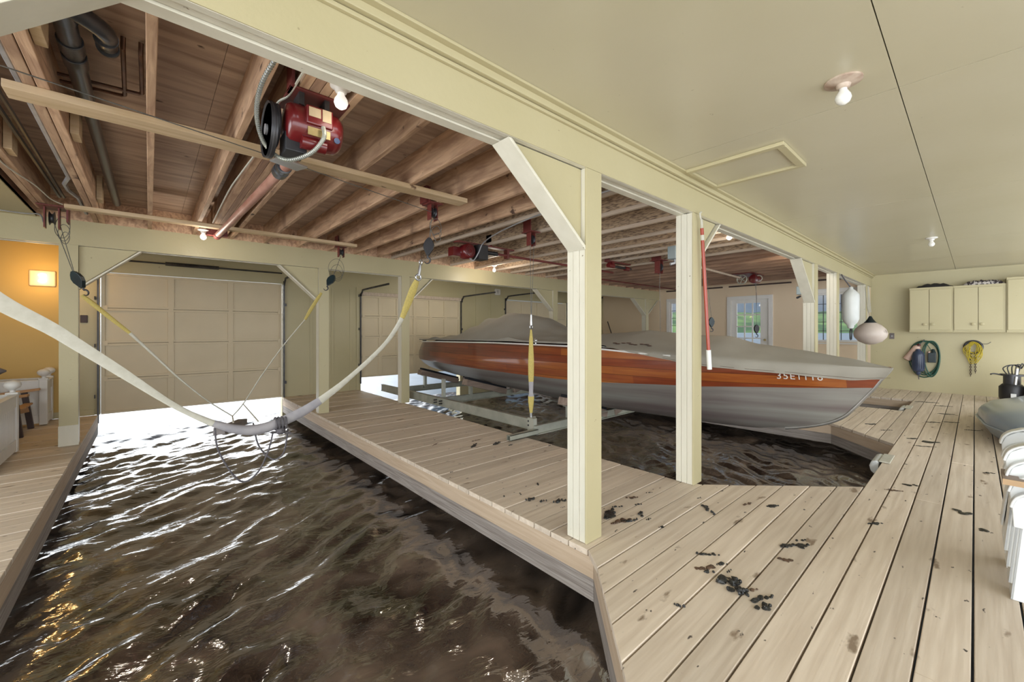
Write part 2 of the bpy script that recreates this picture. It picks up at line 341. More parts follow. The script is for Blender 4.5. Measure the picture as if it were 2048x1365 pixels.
def mat_water(name, c1, c2):
    m = bpy.data.materials.new(name); m.use_nodes = True; nt = m.node_tree; N = nt.nodes.new; L = nt.links.new
    b = nt.nodes['Principled BSDF']; b.inputs['Roughness'].default_value = .085; b.inputs['IOR'].default_value = 1.9; b.inputs['Specular IOR Level'].default_value = .9
    tc = N('ShaderNodeTexCoord'); nz = N('ShaderNodeTexNoise'); nz.inputs['Scale'].default_value = 1.6; nz.inputs['Detail'].default_value = 7; nz.inputs['Distortion'].default_value = 1.0
    L(tc.outputs['Object'], nz.inputs[0])
    rp = N('ShaderNodeValToRGB'); rp.color_ramp.elements[0].position = .36; rp.color_ramp.elements[1].position = .66
    rp.color_ramp.elements[0].color = (*c2, 1); rp.color_ramp.elements[1].color = (*c1, 1); L(nz.outputs[0], rp.inputs[0]); L(rp.outputs[0], b.inputs['Base Color'])
    mp = N('ShaderNodeMapping'); mp.inputs['Rotation'].default_value = (0, 0, math.radians(40)); mp.inputs['Scale'].default_value = (1, 2.2, 1); L(tc.outputs['Object'], mp.inputs[0])
    n2 = N('ShaderNodeTexNoise'); n2.inputs['Scale'].default_value = 9; n2.inputs['Detail'].default_value = 3; n2.inputs['Distortion'].default_value = .6; L(mp.outputs[0], n2.inputs[0])
    bp = N('ShaderNodeBump'); bp.inputs['Strength'].default_value = .4; bp.inputs['Distance'].default_value = .012; L(n2.outputs[0], bp.inputs['Height']); L(bp.outputs[0], b.inputs['Normal'])
    return m
M['water'] = mat_water('peaty lake water', (.16, .12, .092), (.008, .006, .006))
M['lake'] = mat_water('open lake water', (.16, .20, .24), (.10, .13, .17))
M['lake'].node_tree.nodes['Principled BSDF'].inputs['Roughness'].default_value = .35

# ------------------------------------------------------------------ water
ZW = -.40
WL, WR, WY = -3.9, 11.87, 8.6       # room: left limit, right wall, garage wall
def wave(x, y):
    a = math.radians(40)
    u = x*math.cos(a)+y*math.sin(a); v = -x*math.sin(a)+y*math.cos(a)
    h = noise.noise(Vector((u*1.1, v*2.3, 0)))*.032
    h += noise.noise(Vector((u*3.0+noise.noise(Vector((u, v, 3)))*1.4, v*6.4, 7)))*.027
    h += noise.noise(Vector((u*7+noise.noise(Vector((u*2, v*2, 5))), v*13, 11)))*.0125
    return h
def water_grid(name, x0, x1, y0, y1, st, m):
    nx = int((x1-x0)/st); ny = int((y1-y0)/st); vs = []; fs = []
    for j in range(ny+1):
        for i in range(nx+1):
            x = x0+(x1-x0)*i/nx; y = y0+(y1-y0)*j/ny; vs.append((x, y, ZW+wave(x, y)))
    for j in range(ny):
        for i in range(nx): a = j*(nx+1)+i; fs.append((a, a+1, a+nx+2, a+nx+1))
    mb = MB(); mb.add(vs, fs); o = mb.build(name, m, smooth=True); return tag(o, kind='structure')
water_grid('water', -.75, 10.4, .35, 9.2, .032, M['water'])
mb = MB()
mb.add([(-5, -3.2, ZW-.012), (12.2, -3.2, ZW-.012), (12.2, .35, ZW-.012), (-5, .35, ZW-.012)], [(0,1,2,3)])
mb.add([(-5, .35, ZW-.012), (-.75, .35, ZW-.012), (-.75, 9.2, ZW-.012), (-5, 9.2, ZW-.012)], [(0,1,2,3)])
mb.add([(10.4, .35, ZW-.012), (12.2, .35, ZW-.012), (12.2, 9.2, ZW-.012), (10.4, 9.2, ZW-.012)], [(0,1,2,3)])
mb.add([(-60, 9.2, ZW-.01), (300, 9.2, ZW-.01), (300, 500, ZW-.01), (-60, 500, ZW-.01)], [(0,1,2,3)])
mb.add([(12.2, -200, ZW-.01), (400, -200, ZW-.01), (400, 9.2, ZW-.01), (12.2, 9.2, ZW-.01)], [(0,1,2,3)])
tag(mb.build('lake', M['lake']), kind='structure')
# far shore
mb = MB(); vs = []; fs = []; n = 160
for i in range(n+1):
    a = math.radians(-50+110*i/n); r = 330
    for k, (dr, hh) in enumerate(((0, -.5), (8, 3), (40, 9), (90, 17), (150, 15))):
        x = math.cos(a)*(r+dr); y = math.sin(a)*(r+dr)
        h = hh*(1+.35*noise.noise(Vector((i*.06, k*.7, 2))))+ (noise.noise(Vector((i*.7, k, 5)))*2 if k > 0 else 0)
        vs.append((x, y, h))
for i in range(n):
    for k in range(4): a = i*5+k; fs.append((a, a+5, a+6, a+1))
mb.add(vs, fs); tag(mb.build('far_shore', M['hill'], smooth=True), kind='structure')

# ------------------------------------------------------------------ deck
PITCH = .1455; OFF = .006; GAP = .008
def spans(y):
    if y < .59: return [(WL, 11.87)]
    r = [(WL, -.56)]
    l1 = 1.87 if y > 1.42 else 1.04+(y-.59)
    r1 = 3.30 if y > 1.52 else 3.30+(1.52-y)*1.05
    r.append((l1, r1))
    l2 = 6.9 if y > 1.29 else 6.14+(y-.59)*1.09
    r.append((l2, 8.75 if y > .735 else 10.25)); 
    if y > .735: r.append((10.25, 11.87))
    else: r[-1] = (l2, 11.87)
    return r
mb = MB(); k0 = int((-2.6-OFF)/PITCH)-1; k = k0
while True:
    ya = OFF+k*PITCH+GAP/2; yb = OFF+(k+1)*PITCH-GAP/2
    if ya > 8.58: break
    yb = min(yb, 8.6)
    sa = spans(ya); sb = spans(yb)
    if len(sa) != len(sb): sa = sb if len(sb) > len(sa) else sa; sb = sa
    for (a0, a1), (b0, b1) in zip(sa, sb):
        # split into board lengths with a hairline butt joint
        cuts = []
        x = a0+2.4+(k*37 % 19)*.12
        while x < a1-.8: cuts.append(x); x += 3.6
        xs = [None]+cuts+[None]
        for q in range(len(xs)-1):
            la, lb = (a0, b0) if xs[q] is None else (xs[q]+.001, xs[q]+.001)
            ra, rb = (a1, b1) if xs[q+1] is None else (xs[q+1]-.001, xs[q+1]-.001)
            dz = -.0015*((k*13+q*7) % 3)
            mb.add([(la, ya, -.036), (ra, ya, -.036), (rb, yb, -.036), (lb, yb, -.036), (la, ya, dz), (ra, ya, dz), (rb, yb, dz), (lb, yb, dz)],
                   [(0,3,2,1),(4,5,6,7),(0,1,5,4),(1,2,6,5),(2,3,7,6),(3,0,4,7)])
    k += 1
floor = mb.build('floor', M['deck'], bevel=.003); tag(floor, kind='structure')
# edge boards below the deck
edges = [((1.872, 8.58), (1.872, 1.425)), ((1.872, 1.425), (1.04, .592)), ((1.04, .592), (-.558, .592)), ((-.558, .592), (-.558, 8.58)),
         ((3.298, 1.52), (3.298, 8.58)), ((4.28, .592), (3.298, 1.52)), ((6.14, .592), (4.28, .592)), ((6.9, 1.29), (6.14, .592)), ((6.902, 8.58), (6.902, 1.29)),
         ((8.748, .74), (8.748, 8.58)), ((10.25, .74), (8.75, .74)), ((10.252, 8.58), (10.252, .74))]
tn = 0
for (a, b) in edges:
    A = Vector((a[0], a[1], 0)); B = Vector((b[0], b[1], 0)); d = (B-A).normalized(); nrm = Vector((-d.y, d.x, 0))*-1
    inn = -nrm*-.0
    mid = (A+B)/2; off = Vector((d.y, -d.x, 0))*-.021
    # inner side is to the right/left depending on the order; both give a board flush below the deck
    tn += 1
    mb = MB(); mb.bar(A+off+Vector((0, 0, -.096)), B+off+Vector((0, 0, -.096)), .038, .118)
    tag(mb.build('trim_%d' % tn, M['fascia']), kind='structure')
    tn += 1
    mb = MB(); o2 = off*1.25; mb.bar(A+o2+Vector((0, 0, -.22)), B+o2+Vector((0, 0, -.22)), .045, .125)
    tag(mb.build('trim_%d' % tn, M['fascia2']), kind='structure')
# ------------------------------------------------------------------ walls
def wall(name, boxes, m):
    mb = MB()
    for a, b in boxes: mb.box(a, b)
    return tag(mb.build(name, m), kind='structure')
ZC = 2.45
# garage wall (Y = 8.6) with three door openings
D = [(-.54, 1.87, 0, 2.12), (3.34, 5.85, .24, 2.0), (7.35, 9.9, .1, 2.1)]
wy0, wy1 = 8.6, 8.74
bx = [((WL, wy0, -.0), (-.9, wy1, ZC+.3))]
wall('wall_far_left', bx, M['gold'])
wall('wall_left_light_block', [((WL-.12, 4.2, -.6), (WL, 8.74, 2.8))], M['gold'])  # unseen wall added to keep side daylight off the left room
bx = [((-.9, wy0, -.0), (-.54, wy1, ZC+.3)), ((-.54, wy0, 2.12), (1.87, wy1, ZC+.3)), ((1.87, wy0, -.6), (3.34, wy1, ZC+.3)), ((3.34, wy0, 2.06), (5.85, wy1, ZC+.3)),
      ((5.85, wy0, -.6), (7.35, wy1, ZC+.3)), ((7.35, wy0, 2.1), (9.9, wy1, ZC+.3)), ((9.9, wy0, -.6), (12.0, wy1, ZC+.3))]
wall('wall_left', bx, M['cream'])
# right wall (X = 11.87): french door and two windows; the slip side has warm bounce light tinted into its colour
wx0, wx1 = 11.87, 12.02
W1 = (5.30, 6.15, .90, 2.10); FD = (3.50, 4.40, .02, 2.06); W2 = (1.66, 2.58, .98, 2.12)
bx = [((wx0, 2.58, -.6), (wx1, 3.50, 2.8)), ((wx0, 3.50, 2.06), (wx1, 4.40, 2.8)), ((wx0, 3.5, -.6), (wx1, 4.4, .02)), ((wx0, 4.40, -.6), (wx1, 5.30, 2.8)),
      ((wx0, 5.30, -.6), (wx1, 6.15, .90)), ((wx0, 5.3, 2.10), (wx1, 6.15, 2.8)), ((wx0, 6.15, -.6), (wx1, 8.74, 2.8)),
      ((wx0, 1.66, -.6), (wx1, 2.58, .98)), ((wx0, 1.66, 2.12), (wx1, 2.58, 2.8)), ((wx0, 1.52, -.6), (wx1, 1.66, 2.8))]
wall('wall_right', bx, M['peach'])
wall('wall_front_right', [((wx0, -2.7, -.6), (wx1, 1.52, 2.8))], M['cream'])

# painted ceiling sheets over the dock with hairline seams, and over the door bays and left room
mb = MB()
xs = [WL, -1.0, .33, 2.77, 5.21, 7.95, 9.8, 11.87]
for i in range(len(xs)-1):
    for (y0, y1) in ((-2.6, -.98), (-.98, .25), (.25, 1.5)):
        mb.box((xs[i]+.003, y0+.002, ZC), (xs[i+1]-.003, y1-.002, ZC+.02))
tag(mb.build('ceiling', M['ceil']), kind='structure')
mb = MB(); mb.box((WL, -2.6, ZC+.021), (11.87, 1.5, ZC+.04)); tag(mb.build('ceiling_backing', M['darkwood']), kind='structure')
mb = MB(); mb.box((WL, 6.66, 2.46), (11.87, 8.6, 2.50)); mb.box((WL, 1.6, 2.44), (-.88, 6.66, 2.48)); tag(mb.build('ceiling_bay', M['cream']), kind='structure')
mb = MB()
y = 1.5
xs = [-.95, .30, 2.75, 5.2, 7.6, 10.0, 11.9]
for i in range(len(xs)-1):
    yy = [1.5, 2.72, 3.95, 5.17, 6.7]
    for j in range(4): mb.box((xs[i]+.001, yy[j]+.001, 2.69), (xs[i+1]-.001, yy[j+1]-.001, 2.71))
mb.box((-.95, 1.5, 2.712), (11.9, 6.7, 2.75))
tag(mb.build('ceiling_subfloor', M['ply']), kind='structure')
mb = MB(); mb.box((-.9, 6.50, 2.45), (11.87, 6.54, 2.69)); tag(mb.build('trim_rim_board', M['lumber']), kind='structure')
mb = MB(); mb.box((-.9, 1.66, 2.45), (-.88, 6.5, 2.69)); tag(mb.build('trim_header', M['lumberdark']), kind='structure')
# small dark slots at the head of the right wall
for i, (a, b) in enumerate([(5.9, 6.25), (4.62, 5.05), (3.0, 4.45), (2.3, 2.66), (1.9, 2.2)]):
    mb = MB(); mb.box((11.83, a, 2.415), (11.87, b, 2.45)); tag(mb.build('trim_slot_%d' % (i+1), M['darkwood']), kind='structure')

# main beams
mb = MB()
bmr = thing('beam', 'long cream painted beam along the edge of the dock ceiling, nearest the camera', 'beam', (4, 1.57, 2.2))
for (y0, y1, zb) in ((1.504, 1.535, 2.2), (1.539, 1.577, 2.206), (1.581, 1.64, 2.198)):
    mb.box((WL, y0, zb), (11.87, y1, 2.45))
mb.build('beam_boards', M['postp'], bmr, bevel=.002)
mb = MB(); mb.box((WL, 1.50, 2.201), (11.87, 1.504, 2.45)); mb.build('face_board', M['cream'], bmr)
mb = MB(); mb.box((WL, 1.462, 2.405), (11.87, 1.50, 2.45)); mb.box((WL, 1.482, 2.385), (11.87, 1.50, 2.402)); mb.box((WL, 1.43, 2.436), (11.87, 1.463, 2.45))
tag(mb.build('trim_crown', M['cream'], bevel=.003), kind='structure')
mb = MB()
for (y0, y1, zb) in ((6.50, 6.545, 2.18), (6.548, 6.60, 2.186), (6.603, 6.65, 2.178)):
    mb.box((WL, y0+(.004 if y0 < 6.52 else 0), zb), (11.87, y1, 2.45))
bmr = thing('beam', 'far cream painted beam in front of the garage doors', 'beam', (4, 6.57, 2.18))
mb.build('beam_boards', M['postp'], bmr, bevel=.002)
mb = MB(); mb.box((WL, 6.50, 2.181), (11.87, 6.504, 2.45)); mb.build('face_board', M['cream'], bmr)

# posts: core with three applied boards on the side faces
def post(x, y, label, w=.14, dpt=.136, h=2.2, base=False):
    r = thing('post', label, 'post', (x, y, 0))
    mb = MB()
    mb.box((x, y, .001), (x+w, y+.042, h)); mb.box((x-.001, y+.045, .001), (x+w+.001, y+.09, h)); mb.box((x, y+.093, .001), (x+w, y+dpt, h))
    mb.box((x+.006, y+.03, .001), (x+w-.006, y+.11, h))
    mb.build('post_boards', M['postp'], r, bevel=.002)
    mb = MB(); mb.box((x-.003, y-.012, .0), (x+w+.003, y, h)); mb.build('face_board', M['cream'], r, bevel=.002)
    if base:
        mb = MB(); mb.box((x-.006, y-.022, 0), (x+w+.006, y-.012, .22)); mb.build('skirting', M['postp'], r)
    return r
post(1.91, 1.512, 'cream post nearest the camera, at the corner of the planked finger pier')
post(3.28, 1.512, 'cream post with an orange-red pole hooked beside it')
post(7.08, 1.512, 'cream post behind the boat bow, left of the white hanging fender')
post(8.49, 1.512, 'cream post that the long white fender hangs against')
post(11.2, 1.512, 'cream post behind the round buoy, nearest the cabinet wall')
post(-.72, 1.512, 'cream near post at the left dock, carrying the brace in the top left corner')
post(-.72, 6.512, 'cream far post on the left dock beside the golden wall', h=2.18, base=True)
post(1.905, 6.512, 'cream far post on the left pier edge, right of the first garage door', h=2.18)
post(3.24, 6.512, 'cream far post on the right edge of the planked pier, by the boat stern', h=2.18)
post(7.05, 6.512, 'cream far post behind the hump of the boat cover', h=2.18)
post(11.1, 6.512, 'slim cream far post near the corner windows', h=2.18)

def brace(x, sx, L, H, y, zt, label, d=.13):
    # triangular knee brace: recessed panel with an edge board on the slope
    x += sx*.004; zt -= .003; r = thing('knee_brace', label, 'brace', (x, y, zt-H))
    mb = MB(); mb.prism([(x, zt), (x+sx*L, zt), (x, zt-H)], .04, 1, y+.035); mb.build('panel', M['cream'], r)
    mb = MB(); a = Vector((x+sx*(L+.012), y+d/2, zt-.002)); b = Vector((x, y+d/2, zt-H-.012)); nn = Vector((sx*H, 0, -L)).normalized()
    t = .018
    p = [(a.x, a.z), (b.x, b.z), (b.x, b.z-t*1.3), (a.x+sx*t*1.3, a.z)]
    mb.prism(p, d, 1, y); mb.build('edge_board', M['postp'], r, bevel=.002)
    return r
brace(1.91, -1, .56, .44, 1.505, 2.2, 'large cream knee brace on the left of the nearest post')
brace(3.42, 1, .37, .32, 1.505, 2.2, 'cream knee brace to the right of the post with the orange-red pole')
brace(7.08, -1, .66, .52, 1.505, 2.2, 'cream knee brace left of the post behind the boat bow')
brace(11.86, -1, .30, .52, 1.505, 2.2, 'slim cream knee brace against the cabinet wall')
brace(-.58, 1, .48, .44, 1.505, 2.2, 'pale knee brace cut off by the top left corner')
brace(-.58, 1, .48, .44, 6.505, 2.18, 'cream knee brace beside the golden wall, left of the first garage door')
brace(1.905, -1, .50, .47, 6.505, 2.18, 'cream knee brace at the right of the first garage door')
brace(3.38, 1, .44, .42, 6.505, 2.18, 'cream knee brace behind the yellow-ended strap')
brace(7.05, -1, .53, .45, 6.505, 2.18, 'cream knee brace above the hump of the boat cover')
brace(11.1, -1, .62, .45, 6.505, 2.18, 'cream far knee brace left of the slim far post')
brace(11.24, 1, .55, .42, 6.505, 2.18, 'cream far knee brace right of the slim far post')

# ------------------------------------------------------------------ joists
ORD = ['first', 'second', 'third', 'fourth', 'fifth', 'sixth', 'seventh', 'eighth', 'ninth', 'tenth', 'eleventh', 'twelfth', 'thirteenth', 'fourteenth']
def joist(x, w, label, m='lumber', zb=2.45, zt=2.69, y0=1.60, y1=6.50, name='ceiling_joist', grp='bare lumber ceiling joists'):
    mb = MB(); mb.box((x, y0, zb), (x+w, y1, zt)); o = mb.build(name, M[m], bevel=.003)
    return tag(o, label, 'joist', grp)
joist(-.82, .042, 'left board of the double joist over the far left red bracket', y1=6.1)
joist(-.775, .042, 'right board of the double joist over the far left red bracket', y1=6.1)
joist(-.46, .044, 'left board of the doubled joist beside the black drain pipe')
joist(-.412, .044, 'right board of the doubled joist beside the black drain pipe')
joist(-.01, .038, 'single joist right of the drain pipe, running straight away from the camera')
joist(.402, .038, 'joist carrying the looped flexible conduit, left of the motor beam')
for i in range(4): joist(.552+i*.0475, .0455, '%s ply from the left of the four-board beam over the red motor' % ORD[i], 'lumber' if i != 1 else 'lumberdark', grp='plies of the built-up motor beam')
xs = [.79, 1.18, 1.60, 2.02, 2.42, 2.80]
for i, x in enumerate(xs): joist(x, .038, 'bare lumber joist, %s to the right of the four-board motor beam' % ORD[i])
# I-joists: strand-board web with pale flanges
def ijoist(x, label):
    r = thing('i_joist', label, 'joist', (x, 4.05, 2.45), 'strand board ceiling joists')
    mb = MB(); mb.box((x, 1.6, 2.49), (x+.02, 6.5, 2.66)); mb.build('web', M['osb'], r)
    mb = MB(); mb.box((x-.012, 1.6, 2.45), (x+.032, 6.5, 2.488)); mb.build('bottom_flange', M['flange'], r, bevel=.002)
    mb = MB(); mb.box((x-.012, 1.6, 2.655), (x+.032, 6.5, 2.69)); mb.build('top_flange', M['flange'], r)
xo = [3.05, 3.60, 4.22, 4.78, 5.25, 5.72, 6.14, 6.78]
for i, x in enumerate(xo): ijoist(x, 'speckled strand-board joist, %s counting away from the plain lumber joists' % ORD[i])
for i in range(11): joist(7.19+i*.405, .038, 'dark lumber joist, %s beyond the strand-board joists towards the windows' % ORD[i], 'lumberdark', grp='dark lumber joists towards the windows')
# blocks between joists
for x, y, lab in ((-.365, 2.50, 'short wood block beside the drain pipe, near the top edge'), (-.365, 3.70, 'short wood block beside the drain pipe, below the long batten'),
                  (-.365, 5.4, 'short wood block by the lower end of the drain pipe'), (-.73, 4.3, 'short orange block against the double joist, far left')):
    mb = MB(); mb.box((x, y, 2.47), (x+.04, y+.16, 2.69)); tag(mb.build('wood_block', M['batten'], bevel=.002), lab, 'block', 'short wood blocks nailed to the joists')
# battens under the joists
mb = MB(); mb.box((-.525, 3.06, 2.41), (2.17, 3.20, 2.449)); tag(mb.build('batten', M['batten'], bevel=.002), 'long pale board nailed under the joists, passing below the red motor', 'board')
mb = MB(); mb.box((-.60, 5.70, 2.41), (2.17, 5.79, 2.449)); tag(mb.build('batten', M['batten'], bevel=.002), 'pale batten nailed under the joists close to the far beam', 'board')

# ------------------------------------------------------------------ garage doors
def garage_door(n, x0, x1, z0, zt, cols, rows):
    r = thing('door_%d' % n, None, None, ((x0+x1)/2, 8.58, z0)); r['kind'] = 'structure'
    h = (zt-z0)/rows; w = (x1-x0)/cols
    for j in range(rows):
        mb = MB(); a = z0+j*h+.003; b = z0+(j+1)*h-.003; y = 8.60
        mb.box((x0, y, a), (x1, y+.012, b))
        st = .035
        mb.box((x0, y-.024, a), (x1, y+.001, a+st)); mb.box((x0, y-.024, b-st), (x1, y+.001, b))
        for i in range(cols+1):
            xc = x0+i*w; xa = max(x0, xc-.04); xb = min(x1, xc+.04); mb.box((xa, y-.022, a+st-.001), (xb, y+.001, b-st+.001))
        mb.build('door_section', M['door'], r, bevel=.002)
        if j:
            for i in range(cols+1):
                xc = min(max(x0+i*w, x0+.04), x1-.04); m2 = MB(); m2.box((xc-.03, y-.034, a-.03), (xc+.03, y-.0245, a+.03)); m2.build('hinge', M['door'], r)
    mb = MB(); mb.box((x0, 8.613, z0+.01), (x1, 8.619, zt)); mb.build('seam_light_block', M['tan'], r)  # backing sheet added to stop daylight leaking through the section seams
    for s, xx in ((-1, x0), (1, x1)):
        mb = MB(); X = xx+s*.03
        pts = [(X, 8.555, z0-.12), (X, 8.555, zt-.12), (X, 8.54, zt-.02), (X, 8.46, zt+.07), (X, 8.34, zt+.10), (X, 7.2, zt+.12)]
        P = catmull(pts, 4)
        for a, b in zip(P, P[1:]): mb.bar(a, b, .02, .035, (0, 1, 0) if abs(b.z-a.z) > abs(b.y-a.y) else (0, 0, 1))
        mb.build('door_track', M['darksteel'], r)
        mb = MB()
        for q in (.25, 1.0, 1.7):
            mb.box((X-.012+s*.02, 8.54, z0+q), (X+.04*s, 8.60, z0+q+.05))
        mb.build('track_bracket', M['darksteel'], r)
    return r
g1 = garage_door(1, -.53, 1.86, .0, 2.11, 3, 4)
g2 = garage_door(2, 3.36, 5.84, .25, 1.99, 6, 4)
g3 = garage_door(3, 7.37, 9.88, .1, 2.08, 4, 4)
mb = MB(); mb.cyl((-.5, 8.47, 2.30), (1.84, 8.47, 2.30), .013, 8); mb.build('torsion_bar', M['darksteel'], g1)
mb = MB()
for i in range(60): mb.torus((.20+i*.0115, 8.47, 2.30), .026, .0058, 'x', 10, 5)
mb.build('torsion_spring', M['darksteel'], g1)
mb = MB(); mb.box((3.34, 8.52, 1.985), (5.85, 8.595, 2.055)); tag(mb.build('trim_head_board', M['flange']), kind='structure')
# casings round the door openings
mb = MB()
for x0, x1, z0, zt in ((3.34, 5.85, -.5, 2.06), (7.35, 9.9, -.5, 2.1)):
    mb.box((x0-.09, 8.575, z0), (x0, 8.60, zt+.09)); mb.box((x1, 8.575, z0), (x1+.09, 8.6, zt+.09)); mb.box((x0, 8.575, zt), (x1, 8.6, zt+.09))
for x in (2.35, 2.75, 3.12): mb.box((x, 8.588, .02), (x+.05, 8.60, 2.1))
for x in (6.35, 6.85): mb.box((x, 8.585, .02), (x+.06, 8.60, 2.45))
tag(mb.build('trim_door_casing', M['cream'], bevel=.002), kind='structure')
mb = MB(); mb.box((WL, 8.58, .0), (-.60, 8.60, .09)); tag(mb.build('baseboard_left', M['cream'], bevel=.003), kind='structure')

# ------------------------------------------------------------------ windows on the right wall
def window(n, y0, y1, z0, z1, cols, rows, dark, trim=.10, kind='window'):
    r = thing('%s_%d' % (kind, n), None, None, (11.86, (y0+y1)/2, z0)); r['kind'] = 'structure'
    mb = MB(); t = trim
    mb.box((11.835, y0-t, z1), (11.87, y1+t, z1+t)); mb.box((11.835, y0-t, z0-.02), (11.87, y0, z1)); mb.box((11.835, y1, z0-.02), (11.87, y1+t, z1))
    if kind == 'window': mb.box((11.80, y0-t-.02, z0-.05), (11.87, y1+t+.02, z0-.02))
    mb.build('casing', M['white'], r, bevel=.004)
    mb = MB(); f = .045; x0, x1 = 11.88, 11.93
    mb.box((x0, y0, z0), (x1, y0+f, z1)); mb.box((x0, y1-f, z0), (x1, y1, z1)); mb.box((x0, y0+f, z0), (x1, y1-f, z0+f)); mb.box((x0, y0+f, z1-f), (x1, y1-f, z1))
    mb.build('sash', M['white'], r, bevel=.003)
    mb = MB(); w = .012 if dark else .03
    for i in range(1, cols): yc = y0+f+(y1-y0-2*f)*i/cols; mb.box((x0+.008, yc-w/2, z0+f), (x1-.008, yc+w/2, z1-f))
    for j in range(1, rows): zc = z0+f+(z1-z0-2*f)*j/rows; mb.box((x0+.009, y0+f, zc-w/2), (x1-.009, y1-f, zc+w/2))
    mb.build('muntins', M['darksteel'] if dark else M['white'], r, label='dark muntins' if dark else None)
    mb = MB(); mb.box((x0+.022, y0+f, z0+f), (x0+.027, y1-f, z1-f)); mb.build('pane', M['glass'], r)
    return r
window(1, W1[0], W1[1], W1[2], W1[3], 2, 5, True)
window(2, W2[0], W2[1], W2[2], W2[3], 5, 5, True)
# french door leaf
fd = thing('door_4', None, None, (11.86, 3.95, .02)); fd['kind'] = 'structure'
y0, y1, z0, z1 = FD
mb = MB(); t = .10
mb.box((11.835, y0-t, z1), (11.87, y1+t, z1+t)); mb.box((11.835, y0-t, z0), (11.87, y0, z1)); mb.box((11.835, y1, z0), (11.87, y1+t, z1)); mb.build('casing', M['white'], fd, bevel=.004)
ya, yb, za, zb = 3.69, 4.26, .42, 1.97
mb = MB(); mb.box((11.875, y0, z0), (11.92, ya, z1)); mb.box((11.875, yb, z0), (11.92, y1, z1)); mb.box((11.875, ya, zb), (11.92, yb, z1)); mb.box((11.875, ya, z0), (11.92, yb, za)); mb.build('door_leaf', M['white'], fd, bevel=.003)
mb = MB()
for i in (1, 2): yc = ya+(yb-ya)*i/3; mb.box((11.882, yc-.015, za), (11.912, yc+.015, zb))
for j in range(1, 5): zc = za+(zb-za)*j/5; mb.box((11.881, ya, zc-.015), (11.913, yb, zc+.015))
mb.build('muntins', M['white'], fd)
mb = MB(); mb.box((11.895, ya, za), (11.90, yb, zb)); mb.build('pane', M['glass'], fd)
mb = MB(); mb.ball((11.85, 3.58, 1.0), .03); mb.build('door_handle', M['brass'], fd, smooth=True)

#__PART2__
# ------------------------------------------------------------------ covered wooden boat
BX = 5.0
T_hw = [(.50, .015), (.62, .085), (.8, .20), (1.1, .36), (1.5, .53), (2.0, .70), (2.7, .82), (3.6, .90), (5.0, .92), (6.5, .90), (7.3, .86), (7.6, .82), (7.85, .70)]
T_sh = [(.50, .895), (1.3, .925), (2.2, .985), (3.5, 1.055), (5, 1.065), (6.6, 1.05), (7.6, 1.03), (7.85, 1.0)]
T_wl = [(.50, .72), (.8, .70), (1.3, .68), (2.1, .645), (3.5, .59), (5, .60), (7.85, .66)]
T_kl = [(.50, .215), (.8, .20), (1.2, .18), (1.92, .160), (2.87, .150), (3.7, .158), (5, .22), (6.5, .31), (7.85, .42)]
T_kl_old = [(.50, .86), (.60, .78), (.66, .69), (.74, .56), (.83, .44), (1.02, .32), (1.4, .215), (1.92, .160), (2.87, .150), (3.7, .158), (5, .22), (6.5, .31), (7.85, .42)]
T_st = [(.20, 1.48), (.22, 1.34), (.31, 1.0), (.44, .82), (.60, .70), (.75, .605), (.895, .515), (1.0, .48)]
def rake(y, z):
    if y < 2.0: return y+(interp(z, T_st)-.515)*(1-(y-.5)/1.5)**1.5
    if y > 7.0: return y-.30*max(0, (z-.72)/.3)**2*((y-7.0)/.85)**2
    return y
def hull_sec(y):
    hw = interp(y, T_hw); sh = interp(y, T_sh); wl = interp(y, T_wl); kl = interp(y, T_kl)
    hc = hw*interp(y, [(.5, .55), (1, .72), (2, .88), (3.5, .97), (7.9, .985)])
    if kl > wl-.02: kl2 = wl-.02
    else: kl2 = kl
    p = interp(y, [(.5, 1.1), (1.2, 1.5), (2.5, 2.0), (4, 2.6), (7.9, 3.2)])
    low = [(hc*s, kl2+(wl-kl2)*s**p) for s in [i/8 for i in range(9)]]
    up = [(hc+(hw-hc)*t+.02*math.sin(PI*t)*min(1, hw), wl+(sh-wl)*t) for t in [i/6 for i in range(7)]]
    return low, up
boat = thing('motor_boat', 'long varnished wooden motor boat under a grey canvas cover, raised on the lift', 'boat', (BX, 4.2, .15))
ys = [.50, .56, .62, .68, .74, .83, .92, 1.02, 1.2, 1.4, 1.65, 1.92, 2.3, 2.8, 3.3, 3.9, 4.6, 5.4, 6.2, 6.9, 7.35, 7.6, 7.76, 7.85]
lows = []; ups = [[], []]
for y in ys:
    low, up = hull_sec(y)
    rk = lambda z: rake(y, z)
    lows.append([(BX-a, rk(z), z) for a, z in reversed(low)]+[(BX+a, rk(z), z) for a, z in low[1:]])
    for k, s in ((0, -1), (1, 1)): ups[k].append([(BX+s*a, rk(z), z) for a, z in up])
# stem sweeps: shift each low row of the bow forward along the stem curve is implied by the keel table
mb = MB(); mb.loft(lows)
st = lows[-1]; mb.add(st, [tuple(range(len(st)))])
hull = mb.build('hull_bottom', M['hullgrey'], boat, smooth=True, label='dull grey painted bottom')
mb = MB(); mb.loft(ups[0]); mb.loft(ups[1]); a = ups[0][-1]; b = ups[1][-1]
mb.add(a+b[::-1], [tuple(range(len(a)*2))])
mb.build('topside_planking', M['hullwood'], boat, smooth=True, label='orange-brown varnished planked side')
# stem band
pts = []
for z in (.89, .80, .72, .62, .52, .42, .34, .27, .225): 
    yy = [y for y in ys]; 
    # y on the stem at height z
    y = next((q) for q in [interp(z, T_st)])
    pts.append((BX, y-.006, z))
mb = MB(); mb.tube(catmull(pts, 4), .017, 8); mb.build('stem_band', M['stem'], boat, smooth=True)
